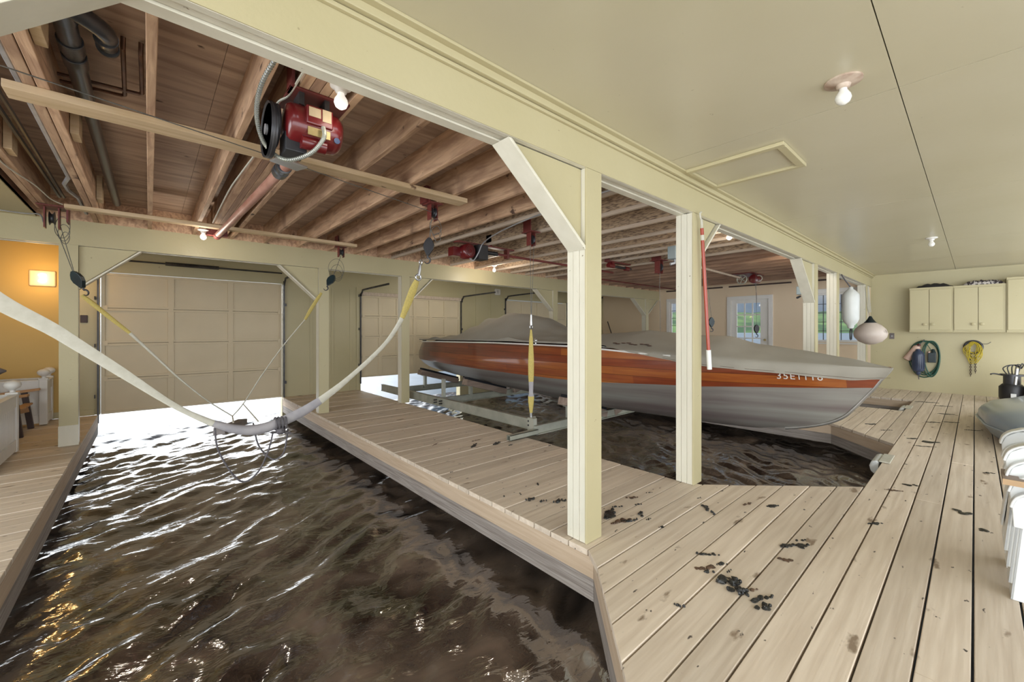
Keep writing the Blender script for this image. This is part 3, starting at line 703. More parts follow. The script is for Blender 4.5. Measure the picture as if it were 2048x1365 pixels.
# rub rail on both sides, aft of the cover hem
mb = MB()
for s in (-1, 1):
    P = [(BX+s*(interp(y, T_hw)+.012), y, interp(y, T_sh)-.012) for y in [2.2+i*.25 for i in range(22)]]
    mb.tube(P, .0115, 6)
mb.build('rub_rail', M['white'], boat, smooth=True)
# deck
mb = MB(); secs = []
for y in ys:
    if y > 7.8: continue
    hw = interp(y, T_hw); sh = interp(y, T_sh); secs.append([(BX+hw*t, y, sh-.005+.03*(1-t*t)) for t in (-1, -.5, 0, .5, 1)])
mb.loft(secs); mb.build('deck', M['hullwood'], boat, smooth=True)
# cover
T_rg = [(.49, .89), (.54, .925), (.8, .985), (1.19, 1.05), (1.56, 1.10), (1.87, 1.185), (2.24, 1.19), (2.6, 1.225), (2.87, 1.25), (3.3, 1.215), (3.68, 1.195), (4.1, 1.22), (4.5, 1.30), (4.9, 1.45), (5.2, 1.535), (5.5, 1.55), (5.84, 1.52), (6.2, 1.42), (6.45, 1.32), (6.8, 1.22), (7.1, 1.15), (7.4, 1.10), (7.62, 1.045)]
T_hem = [(.49, .10), (.7, .125), (1.3, .10), (2.0, .10), (2.4, .05), (2.9, -.005), (3.3, -.03), (7.6, -.03)]
mb = MB(); secs = []; n = 34; y = .49
Y = []
while y < 7.56: Y.append(y); y += .045
for y in Y:
    yy = max(y, .5); hw = max(interp(yy, T_hw), .03)+.022; sh = interp(yy, T_sh)+.012; rg = interp(y, T_rg); hd = interp(y, T_hem)
    if y > 3: hd += .028*max(0, math.sin(y*2.9+.6))**6*-1.3     # little scallops along the stern hem
    hump = 1.25 if y < 4.2 or y > 6.6 else 1.25+.9*math.sin(PI*(y-4.2)/2.4)
    row = []
    for i in range(n+1):
        t = -1+2*i/n; a = abs(t); s = 1 if t >= 0 else -1
        if a > .86:                       # skirt hanging over the gunwale
            q = (a-.86)/.14; x = hw+.004*q; z = sh-.0-hd*q
            fold = .012*math.sin(y*23+s*2+2.0*noise.noise(Vector((y*3, s, 0))))*q*(1 if y < 2.8 else .3)
            x += fold
        else:
            q = a/.86; x = hw*q; z = sh+(rg-sh)*(1-q**hump)
            if q < .999:
                wv = noise.noise(Vector((x*s*2.3, y*1.7, 4)))*.022+noise.noise(Vector((x*s*6, y*3.5, 9)))*.009
                wv += .020*math.sin((y*1.0+a*1.6)*9+3*noise.noise(Vector((y*.8, x*s, 1))))*math.exp(-((y-6.05)/.55)**2)*(1-q)*1.5
                if y > 4.0: wv *= 2.0
                z += wv*math.sin(PI*min(q*1.1, 1))
                z = max(z, sh+.004)
        row.append((BX+s*x, rake(y, min(z, .9)) if y < 2 else y, z))
    secs.append(row)
mb.loft(secs)
mb.add(secs[0], [tuple(range(n+1))]); mb.add(secs[-1], [tuple(range(n+1))])
cv = mb.build('boat_cover', M['cover'], boat, smooth=True)
# seam line and torn patch on the cover
mb = MB()
P = []
for i in range(40):
    y = .5+i*.05; hw = interp(max(y, .5), T_hw)+.022; P.append((BX-hw-.004, y, interp(max(y, .5), T_sh)+.012-interp(y, T_hem)*.82))
mb.tube(P, .0012, 4); mb.build('cover_seam', M['torn'], cv)
mb = MB(); random.seed(3)
for i in range(9):
    y = 2.95-i*.055; hw = interp(y, T_hw)+.022; sh = interp(y, T_sh)+.012; q = .80+.03*math.sin(i*1.7)-.015*i*.3; hz_ = sh+(interp(y, T_rg)-sh)*(1-q**1.25)
    mb.ball((BX-hw*q, y, hz_+.005), .016, 8, 5, (1.0, 1.8+random.random(), .35))
mb.build('torn_patch', M['torn'], cv, smooth=True, label='dark torn patch')
# ragged dark openings under the stern hem
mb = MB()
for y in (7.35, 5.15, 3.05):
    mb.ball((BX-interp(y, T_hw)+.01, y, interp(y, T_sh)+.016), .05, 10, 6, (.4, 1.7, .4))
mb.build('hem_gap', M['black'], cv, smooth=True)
mb = MB(); y = 4.12; mb.cyl((BX-.90, y, 1.06), (BX-.90, y, 1.10), .014, 10); mb.ball((BX-.90, y, 1.105), .026, 10, 6); mb.build('cleat', M['steel'], boat, smooth=True)
# registration figures on the bow, upper halves under the hem
cu = bpy.data.curves.new('figures', 'FONT'); cu.body = '35E1118'; cu.size = .105; cu.extrude = .001; cu.align_x = 'CENTER'; cu.space_character = 1.15
to = bpy.data.objects.new('tmp', cu); COL.objects.link(to); dg = bpy.context.evaluated_depsgraph_get(); me = bpy.data.meshes.new_from_object(to.evaluated_get(dg)); bpy.data.objects.remove(to, do_unlink=True)
me.name = 'registration_figures'; me.materials.append(M['silver'])
yc, h = 1.12, .10
xa = BX-interp(1.12+.25, T_hw); xb = BX-interp(1.12-.25, T_hw)
dirx = Vector((xb-xa, -.5, 0)).normalized()
lo = Vector((BX-interp(yc, T_hw)*.93, yc, .765)); nrm = Vector((dirx.y, -dirx.x, 0)).normalized()
def side_x(y, z):
    low, up = hull_sec(y)
    for (a, za), (b, zb) in zip(up, up[1:]):
        if za <= z <= zb: return a+(b-a)*(z-za)/(zb-za)
    return up[-1][0]
for v in me.vertices:
    along, hgt, dep = v.co.x, v.co.y, v.co.z
    y = yc-along*.83; z = .775+hgt*.9; z2 = z-.02*0
    v.co = (BX-side_x(y, min(z, .93))-.004-dep, y, z)
ro = bpy.data.objects.new('registration_figures', me); COL.objects.link(ro); ro.parent = boat
me.transform(Matrix.Translation(-Vector(boat.location))); ro['label'] = 'silver registration figures'

# ------------------------------------------------------------------ boat lift cradle
lift = thing('lift_cradle', 'galvanised steel lift cradle with wooden bunks hanging under the boat', 'boat lift', (4.9, 5.2, .03))
def channel(mb, a, b, h=.13, w=.06, t=.009):
    a = Vector(a); b = Vector(b); d = (b-a).normalized(); r = d.cross(Vector((0, 0, 1))); z = Vector((0, 0, 1))
    mb.bar(a, b, t, h); mb.bar(a+z*(h/2-t/2)+r*w/4, b+z*(h/2-t/2)+r*w/4, w, t); mb.bar(a-z*(h/2-t/2)+r*w/4, b-z*(h/2-t/2)+r*w/4, w, t)
for x in (3.50, 6.52):
    mb = MB(); channel(mb, (x, 3.58, .10), (x, 7.9, .10)); mb.build('side_channel', M['galv'], lift)
for y in (3.50, 5.75, 7.35):
    mb = MB(); channel(mb, (3.45 if y < 4 else 3.53, y, .055 if y < 4 else .10), (6.56, y, .055 if y < 4 else .10), .11); mb.build('cross_channel', M['galv'], lift)
mb = MB()
for (dz, dy, w, h) in ((.027, 0, .06, .006), (-.027, 0, .06, .006), (0, .027, .006, .06), (0, -.027, .006, .06)):
    mb.bar((3.02, 3.47+dy, .04+dz), (3.47, 3.47+dy, .04+dz), w, h)
mb.build('stub_tube', M['galv'], lift)
mb = MB(); mb.box((3.44, 3.50, .03), (3.50, 3.60, .19)); mb.box((3.50, 3.58, .03), (3.56, 3.62, .19)); mb.build('corner_plate', M['galv'], lift)
for (y, z) in ((3.585, .15), (3.585, .10), (5.62, .125), (5.62, .085), (5.78, .125), (5.78, .085)):
    mb = MB(); mb.cyl((3.435, y, z), (3.49, y, z), .012, 8); mb.build('bolt', M['darksteel'], lift)
for y, w in ((3.55, 1), (5.75, 1), (7.3, 1)):
    for s in (-1, 1):
        zo = .35+.02*(y > 4)+.05*(y > 7); zi = .055+.075*(y > 4)+.05*(y > 7)
        a = Vector((BX+s*.98, y, zo)); b = Vector((BX+s*.10, y, zi))
        if y < 4: a.z -= .02
        mb = MB(); mb.bar(a, b, .15, .10); mb.build('bunk_board', M['board'], lift, bevel=.004)
        up = Vector((0, 0, .066)); mb = MB(); mb.bar(a+up+Vector((-s*.04, 0, 0)), b+up, .13, .035); mb.build('bunk_pad', M['carpet'], lift, bevel=.004)
        mb = MB(); mb.box((BX+s*.86-.025, y-.03, .10), (BX+s*.86+.025, y+.03, a.z-.075)); mb.box((BX+s*.86-.05, y-.06, a.z-.082), (BX+s*.86+.05, y+.06, a.z-.074)); mb.build('bunk_post', M['galv'], lift)
mb = MB(); mb.box((3.56, 5.70, .165), (3.61, 5.75, .46)); mb.build('guide_post', M['galv'], lift)
mb = MB(); mb.box((3.60, 7.25, .165), (3.66, 7.3, .42)); mb.build('guide_post', M['galv'], lift)

# ------------------------------------------------------------------ hoist hardware
def ceiling_bracket(x, y, label, z=2.45, s=1.0, plate=True, up=.14):
    r = thing('ceiling_bracket', label, 'bracket', (x, y, z))
    mb = MB()
    if plate: mb.box((x-.05*s-.012, y-.055*s, z-.005), (x-.05*s, y+.055*s, z+up))
    mb.box((x-.062*s, y-.075*s, z-.012), (x+.062*s, y+.075*s, z-.001)); mb.build('mount_plate', M['red'], r, bevel=.002)
    mb = MB(); mb.box((x-.035*s, y-.03*s, z-.14*s), (x-.028*s, y+.03*s, z-.013)); mb.box((x+.028*s, y-.03*s, z-.14*s), (x+.035*s, y+.03*s, z-.013)); mb.build('cheek', M['red'], r)
    mb = MB(); mb.lathe((x, y, z-.075*s), [(.045*s, -.018), (.03*s, -.006), (.03*s, .006), (.045*s, .018)], 16, 'x'); mb.build('sheave', M['darksteel'], r, smooth=True)
    return r
br1 = ceiling_bracket(-.70, 5.92, 'red bracket tangled in cable at the head of the far left post', s=1.5, z=2.445, plate=False)
br2 = ceiling_bracket(2.02, 3.42, 'red bracket by the end of the long board, above the near hook', s=1.1)
br3 = ceiling_bracket(2.06, 6.02, 'red bracket beside the end of the far batten, above the green pulley block', s=1.1)
br4 = ceiling_bracket(3.50, 3.60, 'red bracket on a strand-board joist, above the boat side sling', s=1.2)
br5 = ceiling_bracket(6.56, 3.60, 'red hanging bracket seen just left of the grey electrical box', s=1.6)
mb = MB(); mb.box((-.60, 5.84, 2.30), (-.586, 5.98, 2.44)); mb.build('side_plate', M['red'], br1)
mb = MB(); mb.box((1.93, 3.38, 2.449), (1.955, 3.50, 2.60)); mb.build('side_plate', M['red'], br2)

def loops(name, c, R, label, n=2, sq=1.35, ax=(.75, -.66)):
    mb = MB()
    for k in range(n):
        P = []
        for i in range(28):
            a = 2*PI*i/28; rr = R*(1-.22*k)
            P.append((c[0]+ax[0]*math.cos(a)*rr+.01*k, c[1]+ax[1]*math.cos(a)*rr+.01*math.sin(3*a), c[2]-.05*k+math.sin(a)*rr*sq))
        mb.tube(P, .0028, 5, closed=True)
    return tag(mb.build(name, M['cable'], smooth=True), label, 'cable')
loops('cable_coil', (-.63, 5.88, 2.25), .075, 'loops of spare cable hanging at the far left bracket', 3)
loops('cable_coil', (2.04, 3.40, 2.235), .055, 'loops of spare cable hanging over the near hook', 3)
loops('cable_coil', (1.98, 5.98, 2.12), .11, 'loops of spare cable above the green pulley block', 3, 1.25)

def hook_block(name, p, tilt, label, long=True, m='hookg'):
    # pulley block with swivel hook, p = top eye
    r = thing(name, label, 'pulley block', p)
    d = Vector((tilt[0], tilt[1], -1)).normalized(); P = Vector(p); side = d.cross(Vector((.66, .75, 0))).normalized()
    L = .17
    prof = [(0, .012), (.03, .035), (.07, .05), (.11, .045), (.15, .022), (.17, .012)]
    face = Vector((.66, .75, 0)); poly = []
    for s in (-1, 1):
        seq = prof if s < 0 else prof[::-1]
        for t, w in seq: poly.append(P+d*t+side*w*s)
    n = len(poly); mb = MB(); mb.add([q-face*.02 for q in poly]+[q+face*.02 for q in poly], [tuple(range(n)), tuple(range(2*n-1, n-1, -1))]+[(i, (i+1) % n, n+(i+1) % n, n+i) for i in range(n)])
    mb.build('block_shell', M[m], r, bevel=.004)
    q = P+d*.17; mb = MB(); hk = []
    for i in range(15):
        a = math.radians(-90+i*17); R = .028
        hk.append(q+d*(.05-math.sin(a)*-R)+side*(math.cos(a)*R))
    mb.tube([q, q+d*.02]+hk, [.009, .009]+[.010-.0004*i for i in range(15)], 8); mb.build('hook', M['darksteel'], r, smooth=True)
    return r, q+d*.08
bk, e1 = hook_block('pulley_block', (2.0, 3.44, 2.13), (-.12, 0), 'long dark pulley block with hook above the yellow-ended strap', m='black')
bk, e2 = hook_block('pulley_block', (1.93, 5.92, 2.02), (-.55, 0), 'dark green pulley block with hook at the top right of the thin far sling')
bk, e3 = hook_block('pulley_block', (-.555, 5.88, 1.83), (.40, 0), 'black pulley block with silver hook in front of the far left post')
bk, e4 = hook_block('pulley_block', (7.35, 3.05, 1.475), (.02, 0), 'dark blue pulley block hanging right of the orange-red pole')
bk, e5 = hook_block('pulley_block', (8.95, 2.85, 1.36), (.02, 0), 'black pulley block in front of the french door', m='black')
def wire(pts, r, m, name, label, cat, k=1, grp=None):
    mb = MB(); P = catmull(pts, 6) if k > 1 else pts; mb.tube(P, r, 6); return tag(mb.build(name, M[m], smooth=True), label, cat, grp)
wire([(-.70, 5.92, 2.33), (-.56, 5.88, 1.83)], .0035, 'cable', 'hoist_cable', 'cable from the far left bracket down to its black pulley block', 'cable')
wire([(-.66, 5.93, 2.33), (-.55, 5.88, 1.82)], .003, 'cable', 'hoist_cable', 'second strand of cable beside the far left post', 'cable')
wire([(2.01, 3.42, 2.33), (2.0, 3.44, 2.13)], .0035, 'cable', 'hoist_cable', 'short cable between the near right bracket and the long dark block', 'cable')
wire([(2.05, 6.0, 2.31), (1.93, 5.92, 2.02)], .0035, 'cable', 'hoist_cable', 'cable from the batten-end bracket down to the green block', 'cable')
wire([(3.485, 3.6, 2.30), (3.50, 3.6, 1.44)], .003, 'cable', 'hoist_cable', 'left strand of cable down to the boat side sling', 'cable')
wire([(3.53, 3.58, 2.30), (3.52, 3.59, 1.9), (3.505, 3.6, 1.44)], .003, 'cable', 'hoist_cable', 'right strand of cable down to the boat side sling', 'cable')
wire([(6.6, 3.6, 2.28), (6.62, 3.62, 2.0), (6.60, 3.6, 1.7), (6.61, 3.6, 1.18)], .004, 'cable', 'hoist_cable', 'cable hanging from the bracket left of the electrical box', 'cable', 6)
wire([(7.25, 3.12, 2.44), (7.35, 3.05, 1.475)], .003, 'cable', 'hoist_cable', 'slanting cable above the dark blue pulley block', 'cable')
wire([(9.23, 2.95, 2.449), (8.95, 2.85, 1.36)], .003, 'cable', 'hoist_cable', 'cable above the block in front of the french door', 'cable')
wire([(-.80, 2.62, 2.36), (.60, 3.04, 2.385), (1.99, 3.38, 2.36)], .003, 'cable', 'hoist_cable', 'thin dark cable strung under the long board to the near bracket', 'cable')

# slip 1 slings -------------------------------------------------
def ribbon(mb, pts, ws, ts):
    # pts with in-plane width (across the strap in the XZ plane) and thickness along Y
    P = catmull(pts, 6); n = len(P); W = []; T = []
    for i in range(n): q = i/6; a = int(min(q, len(ws)-2)); f = q-a; W.append(ws[a]+(ws[a+1]-ws[a])*f); T.append(ts[a]+(ts[a+1]-ts[a])*f)
    secs = []
    for i in range(n):
        d = (P[min(i+1, n-1)]-P[max(i-1, 0)]); d.normalize(); u = Vector((-d.z, 0, d.x)); u.normalize(); v = Vector((0, 1, 0)); secs.append([P[i]+u*(W[i]/2*math.cos(a))+v*(T[i]/2*math.sin(a)) for a in [2*PI*k/10 for k in range(10)]])
    mb.loft(secs, closed=True, cap=True); return mb
ns = thing('lifting_sling', 'wide pale webbing sling sagging across the front slip, grey sleeve at its low point', 'sling', (.54, 3.45, .53))
mb = MB(); ribbon(mb, [(-.78, 3.45, 1.60), (-.60, 3.45, 1.405), (-.416, 3.45, 1.262), (-.3, 3.45, 1.156), (-.132, 3.45, 1.0), (.078, 3.45, .80), (.20, 3.45, .70), (.33, 3.45, .612)],
           [.085, .082, .070, .064, .056, .036, .034, .045], [.004, .004, .004, .004, .004, .006, .012, .03]); mb.build('webbing', M['strap'], ns, smooth=True)
mb = MB(); ribbon(mb, [(.33, 3.45, .612), (.44, 3.45, .56), (.543, 3.45, .532), (.64, 3.45, .535), (.735, 3.45, .560), (.88, 3.45, .615), (1.018, 3.45, .69)], [.045, .062, .075, .075, .075, .075, .06], [.03, .05, .06, .06, .05, .03, .015])
mb.build('sleeve', M['strapg'], ns, smooth=True, label='grey sleeve')
mb = MB(); ribbon(mb, [(1.018, 3.45, .69), (1.15, 3.45, .78), (1.254, 3.45, .86), (1.40, 3.45, .98), (1.56, 3.45, 1.13), (1.66, 3.45, 1.26), (1.72, 3.45, 1.36)], [.06, .05, .04, .038, .036, .04, .045], [.015, .012, .01, .012, .012, .012, .012])
mb.build('webbing', M['strap'], ns, smooth=True)
mb = MB(); ribbon(mb, [(1.72, 3.45, 1.36), (1.78, 3.45, 1.50), (1.83, 3.45, 1.62), (1.87, 3.45, 1.71)], [.045, .07, .075, .05], [.012, .012, .012, .02]); mb.build('loop_end', M['strapy'], ns, smooth=True, label='yellow loop end')
mb = MB(); mb.torus((1.885, 3.45, 1.745), .026, .009, 'y', 16, 8); mb.tube([(1.89, 3.45, 1.76), (1.90, 3.45, 1.82), (1.905, 3.45, 1.86)], [.012, .016, .010], 8); mb.build('shackle', M['steel'], ns, smooth=True)
mb = MB(); mb.torus((1.905, 3.44, 1.885), .024, .007, 'x', 16, 8); mb.build('shackle', M['steel'], ns, smooth=True)
fs = thing('lifting_sling', 'thin webbing sling across the back of the front slip, in front of the garage door', 'sling', (.75, 5.9, .25))
mb = MB(); ribbon(mb, [(-.50, 5.9, 1.60), (-.426, 5.9, 1.52), (-.29, 5.9, 1.37), (-.149, 5.9, 1.22)], [.03, .045, .04, .03], [.02, .03, .02, .015]); mb.build('webbing', M['strapy'], fs, smooth=True, label='yellow webbing end')
mb = MB(); ribbon(mb, [(-.149, 5.9, 1.22), (.05, 5.9, .97), (.218, 5.9, .755), (.38, 5.9, .57), (.532, 5.9, .41), (.75, 5.9, .22)], [.03, .022, .02, .016, .014, .014], [.015]*6); mb.build('webbing', M['strap'], fs, smooth=True)
mb = MB(); ribbon(mb, [(.75, 5.9, .22), (.862, 5.9, .36), (1.05, 5.9, .68), (1.257, 5.9, 1.0), (1.42, 5.9, 1.22), (1.552, 5.9, 1.39)], [.014]*6, [.014]*6); mb.build('rope_leg', M['strap'], fs, smooth=True)
mb = MB(); ribbon(mb, [(1.552, 5.9, 1.39), (1.62, 5.9, 1.52), (1.70, 5.9, 1.66), (1.76, 5.9, 1.76)], [.03, .045, .045, .03], [.012]*4); mb.build('loop_end', M['strapy'], fs, smooth=True, label='yellow loop end')
# ropes tying the two slings
tr = thing('tie_rope', 'dark rope hanging in two loops below the sling, knotted round its middle', 'rope', (.65, 3.6, .35))
mb = MB()
mb.tube(catmull([(.34, 3.47, .60), (.36, 3.49, .42), (.45, 3.49, .22), (.52, 3.48, .16), (.60, 3.47, .22), (.66, 3.46, .36), (.69, 3.45, .50)], 7), .006, 7)
mb.tube(catmull([(.58, 3.55, .56), (.61, 3.55, .40), (.67, 3.55, .30), (.72, 3.52, .27), (.77, 3.48, .33), (.79, 3.46, .50)], 7), .006, 7)
mb.build('loops', M['rope'], tr, smooth=True)
mb = MB()
for dx in (-.03, -.01, .012, .034): mb.torus((.735+dx, 3.45, .555), .044, .007, 'x', 16, 6)
mb.ball((.735, 3.43, .50), .035, 10, 6, (1, .8, .8)); mb.tube([(.74, 3.43, .49), (.80, 3.42, .475)], .009, 6); mb.tube([(.72, 3.43, .49), (.67, 3.42, .50)], .008, 6)
mb.build('knot', M['rope'], tr, smooth=True)
mb = MB(); mb.tube([(.46, 3.58, .58), (.75, 5.9, .22)], .006, 6); mb.tube([(.62, 3.60, .56), (.86, 5.9, .35)], .006, 6); mb.build('spreader_line', M['strap'], tr, smooth=True)
mb = MB(); mb.bar((.38, 3.62, .52), (.62, 4.30, .44), .075, .05); tag(mb.build('spreader_board', M['greycap'], bevel=.004), 'short dark board tied under the sling at its low point', 'board')

# boat side sling
s2 = thing('lifting_sling', 'narrow yellow and grey sling running down the boat side to the cradle corner', 'sling', (3.5, 3.6, .19))
def vstrap(mb, zs, ws, th=.02, x=3.50, y=3.60):
    secs = []
    for z, w in zip(zs, ws):
        d = Vector((.75, -.66, 0)); f = Vector((.66, .75, 0)); secs.append([Vector((x, y, z))+d*w/2*math.cos(a)+f*th/2*math.sin(a) for a in [2*PI*k/10 for k in range(10)]])
    mb.loft(secs, closed=True, cap=True)
mb = MB(); vstrap(mb, [1.26, 1.15, 1.0, .9, .70, .62], [.02, .045, .06, .07, .07, .06]); mb.build('upper_webbing', M['strapy'], s2, smooth=True)
mb = MB(); vstrap(mb, [.62, .55, .48, .44], [.06, .055, .05, .075]); mb.build('grey_patch', M['strapg'], s2, smooth=True)
mb = MB(); vstrap(mb, [.44, .36, .28, .24], [.075, .065, .045, .035]); mb.build('lower_webbing', M['strapy'], s2, smooth=True)
mb = MB(); mb.torus((3.5, 3.6, 1.29), .022, .008, 'y', 14, 6); mb.tube([(3.5, 3.6, 1.31), (3.5, 3.6, 1.44)], [.018, .012], 8); mb.tube([(3.5, 3.6, .24), (3.5, 3.6, .17)], .016, 8); mb.build('shackle', M['steel'], s2, smooth=True)

# ------------------------------------------------------------------ red hoist motor
hm = thing('hoist_motor', 'glossy dark red hoist motor under the four-board beam, with grey pulley wheel', 'motor', (.65, 2.3, 2.28))
mb = MB(); mb.box((.515, 2.20, 2.437), (.80, 2.46, 2.449)); mb.box((.515, 2.18, 2.437), (.530, 2.28, 2.60)); mb.build('mount_plate', M['red'], hm, bevel=.002)
mb = MB(); mb.lathe((.50, 2.27, 2.285), [(.03, 0), (.085, .005), (.098, .02), (.10, .05), (.10, .22), (.098, .24), (.08, .262), (.03, .268)], 32, 'x'); mb.build('motor_body', M['redgloss'], hm, smooth=True)
mb = MB()
for xx in (.57, .69): mb = MB(); mb.box((xx-.012, 2.22, 2.375), (xx+.012, 2.33, 2.437)); mb.build('foot', M['darksteel'], hm)
mb = MB(); mb.box((.575, 2.155, 2.265), (.70, 2.20, 2.355)); mb.build('terminal_box', M['redgloss'], hm, bevel=.006)
mb = MB(); mb.box((.585, 2.1525, 2.30), (.64, 2.1545, 2.345)); mb.box((.648, 2.1525, 2.29), (.69, 2.1545, 2.35)); mb.build('sticker', M['paper'], hm)
mb = MB(); mb.box((.585, 2.170, 2.215), (.69, 2.176, 2.255)); mb.build('name_plate', M['brass'], hm)
mb = MB(); mb.lathe((0, 0, 0), [(.001, .0), (.015, .0), (.015, .004), (.001, .004)], 16, 'y')
mb.v = [(x+.725, y+2.176, z+2.225) for x, y, z in mb.v]; mb.build('badge', M['blue'], hm)
mb = MB(); mb.cyl((.565, 2.22, 2.19), (.68, 2.22, 2.19), .034, 20); mb.build('capacitor_cover', M['redgloss'], hm, smooth=True)
mb = MB(); mb.box((.50, 2.24, 2.14), (.60, 2.36, 2.235)); mb.build('gear_housing', M['black'], hm, bevel=.006)
# pulley wheel: rim, spokes, hub
pw = MB(); pw.lathe((.445, 2.36, 2.26), [(.125, 0), (.118, .008), (.125, .016), (.135, .024), (.135, -.006), (.125, 0)], 40, 'x'); pw.torus((.455, 2.36, 2.26), .128, .009, 'x', 40, 8)
wheel = pw.build('pulley_wheel', M['darksteel'], hm, smooth=True)
mb = MB(); mb.cyl((.435, 2.36, 2.26), (.50, 2.36, 2.26), .026, 16)
for i in range(5): a = 2*PI*i/5+.3; mb.bar((.455, 2.36, 2.26), (.455, 2.36+.125*math.cos(a), 2.26+.125*math.sin(a)), .022, .012, (1, 0, 0))
mb.build('spokes', M['conduit'], wheel, smooth=False)
mb = MB(); mb.torus((.475, 2.33, 2.275), .10, .008, 'x', 30, 6); mb.build('drive_belt', M['black'], hm, smooth=True)
mb = MB(); mb.bar((.54, 2.66, 2.235), (.70, 2.72, 2.235), .10, .012); mb.build('base_bracket', M['steel'], hm, bevel=.002)
wire([(.425, 1.72, 2.435), (.405, 1.90, 2.40), (.37, 2.08, 2.33), (.385, 2.27, 2.27), (.44, 2.38, 2.19), (.52, 2.33, 2.12), (.60, 2.20, 2.13), (.648, 2.14, 2.20), (.65, 2.15, 2.26)], .008, 'conduit', 'flexible_conduit', 'ribbed metal conduit looping down to the red motor', 'conduit', 6)
mb = MB(); P = catmull([(.425, 1.72, 2.435), (.405, 1.90, 2.40), (.37, 2.08, 2.33), (.385, 2.27, 2.27), (.44, 2.38, 2.19), (.52, 2.33, 2.12), (.60, 2.20, 2.13), (.648, 2.14, 2.20), (.65, 2.15, 2.26)], 14)
fc = [o for o in bpy.data.objects if o.name.startswith('flexible_conduit')][0]
for i in range(1, len(P)-1):
    d = (P[i+1]-P[i-1]).normalized()*.0025; mb.tube([P[i]-d, P[i]+d], .0105, 10)
mb.build('ribs', M['galv'], fc, world=False)
wire([(.545, 1.70, 2.443), (.534, 2.05, 2.443), (.530, 2.295, 2.44), (.50, 2.40, 2.43), (.535, 2.60, 2.443), (.546, 3.0, 2.443), (.522, 3.73, 2.443), (.512, 4.27, 2.443), (.53, 5.6, 2.443)], .006, 'strap', 'electric_cable', 'cream cable stapled along the left side of the motor beam', 'cable', 6)
ax = thing('winding_pipe', 'long faded red winding pipe with grey coupling, running away from the motor', 'pipe', (.63, 4.4, 2.32))
mb = MB(); mb.cyl((.665, 2.66, 2.30), (.60, 5.95, 2.36), .033, 20); mb.build('pipe', M['redpipe'], ax, smooth=True)
mb = MB(); mb.lathe((0, 0, 0), [(.036, 0), (.045, .004), (.045, .05), (.038, .055), (.038, .07), (.048, .075), (.048, .14), (.038, .145), (.038, .17)], 24, 'y')
mb.v = [(x+.655, y+2.95, z+2.307) for x, y, z in mb.v]; mb.build('coupling', M['abs'], ax, smooth=True)
mb = MB(); mb.cyl((.604, 5.80, 2.357), (.602, 5.92, 2.358), .040, 16); mb.box((.50, 5.88, 2.36), (.70, 5.96, 2.44)); mb.build('end_bearing', M['red'], ax)

# second hoist over the boat, with its shaft along the joists
h2 = thing('hoist_motor', 'red and black hoist motor with coiled cap over the boat stern', 'motor', (3.3, 4.6, 2.3))
mb = MB(); mb.lathe((0, 0, 0), [(.03, 0), (.085, .005), (.10, .02), (.10, .15), (.06, .16)], 24, 'y'); mb.v = [(x+3.20, y+4.45, z+2.31) for x, y, z in mb.v]; mb.build('motor_body', M['redgloss'], h2, smooth=True)
mb = MB(); mb.box((3.32, 4.42, 2.21), (3.48, 4.58, 2.41)); mb.build('gear_housing', M['black'], h2, bevel=.006)
mb = MB(); mb.box((3.0, 4.55, 2.24), (3.14, 4.68, 2.36)); mb.build('terminal_box', M['redgloss'], h2, bevel=.005)
mb = MB()
for R in (.03, .05, .07): mb.torus((3.20, 4.445, 2.31), R, .004, 'y', 24, 5)
mb.build('fan_grille', M['red'], h2)
mb = MB(); mb.box((3.05, 4.52, 2.42), (4.05, 4.62, 2.44)); mb.box((3.60, 4.50, 2.435), (3.61, 4.62, 2.60)); mb.box((3.92, 4.53, 2.30), (3.96, 4.61, 2.42)); mb.build('mount_rail', M['red'], h2)
mb = MB(); mb.cyl((3.49, 4.56, 2.345), (3.75, 4.56, 2.345), .03, 14); mb.build('coupling', M['black'], h2, smooth=True)
mb = MB(); mb.cyl((3.75, 4.56, 2.345), (6.6, 4.56, 2.345), .018, 12); tag(mb.build('winding_pipe', M['red'], smooth=True), 'thin dark red shaft running right from the motor over the boat', 'pipe')
wire([(3.17, 4.42, 2.20), (3.22, 4.40, 2.18), (3.27, 4.36, 2.28), (3.30, 4.30, 2.40), (3.20, 3.9, 2.44), (3.05, 3.2, 2.445), (2.95, 2.3, 2.445), (2.95, 1.7, 2.445)], .008, 'conduit', 'electric_cable', 'pale grey cable running along a joist to the motor over the boat', 'cable', 6)
# third and fourth hoists
h3 = thing('hoist_bearing', 'small dark red shaft bearing seen between the two near posts', 'bearing', (6.0, 4.1, 2.35))
mb = MB(); mb.box((5.80, 4.08, 2.41), (6.45, 4.18, 2.43)); mb.box((5.86, 4.12, 2.43), (5.87, 4.22, 2.58)); mb.build('mount_rail', M['red'], h3)
mb = MB(); mb.cyl((5.80, 4.1, 2.35), (5.95, 4.1, 2.35), .04, 14); mb.cyl((6.30, 4.1, 2.34), (6.40, 4.1, 2.34), .04, 14); mb.box((5.86, 4.06, 2.34), (5.92, 4.14, 2.41)); mb.build('bearing', M['redgloss'], h3, smooth=True)
mb = MB(); mb.cyl((5.9, 4.1, 2.345), (6.48, 4.1, 2.345), .022, 12); mb.build('shaft', M['black'], h3, smooth=True)
h4 = thing('hoist_motor', 'far dark red hoist motor with spoked wheel above the french door', 'motor', (9.75, 3.3, 2.33))
mb = MB(); mb.box((9.25, 3.02, 2.43), (9.95, 3.42, 2.445)); mb.build('mount_plate', M['red'], h4)
mb = MB(); mb.torus((9.42, 3.28, 2.33), .095, .012, 'x', 28, 8); w4 = mb.build('spoked_wheel', M['galv'], h4, smooth=True)
mb = MB()
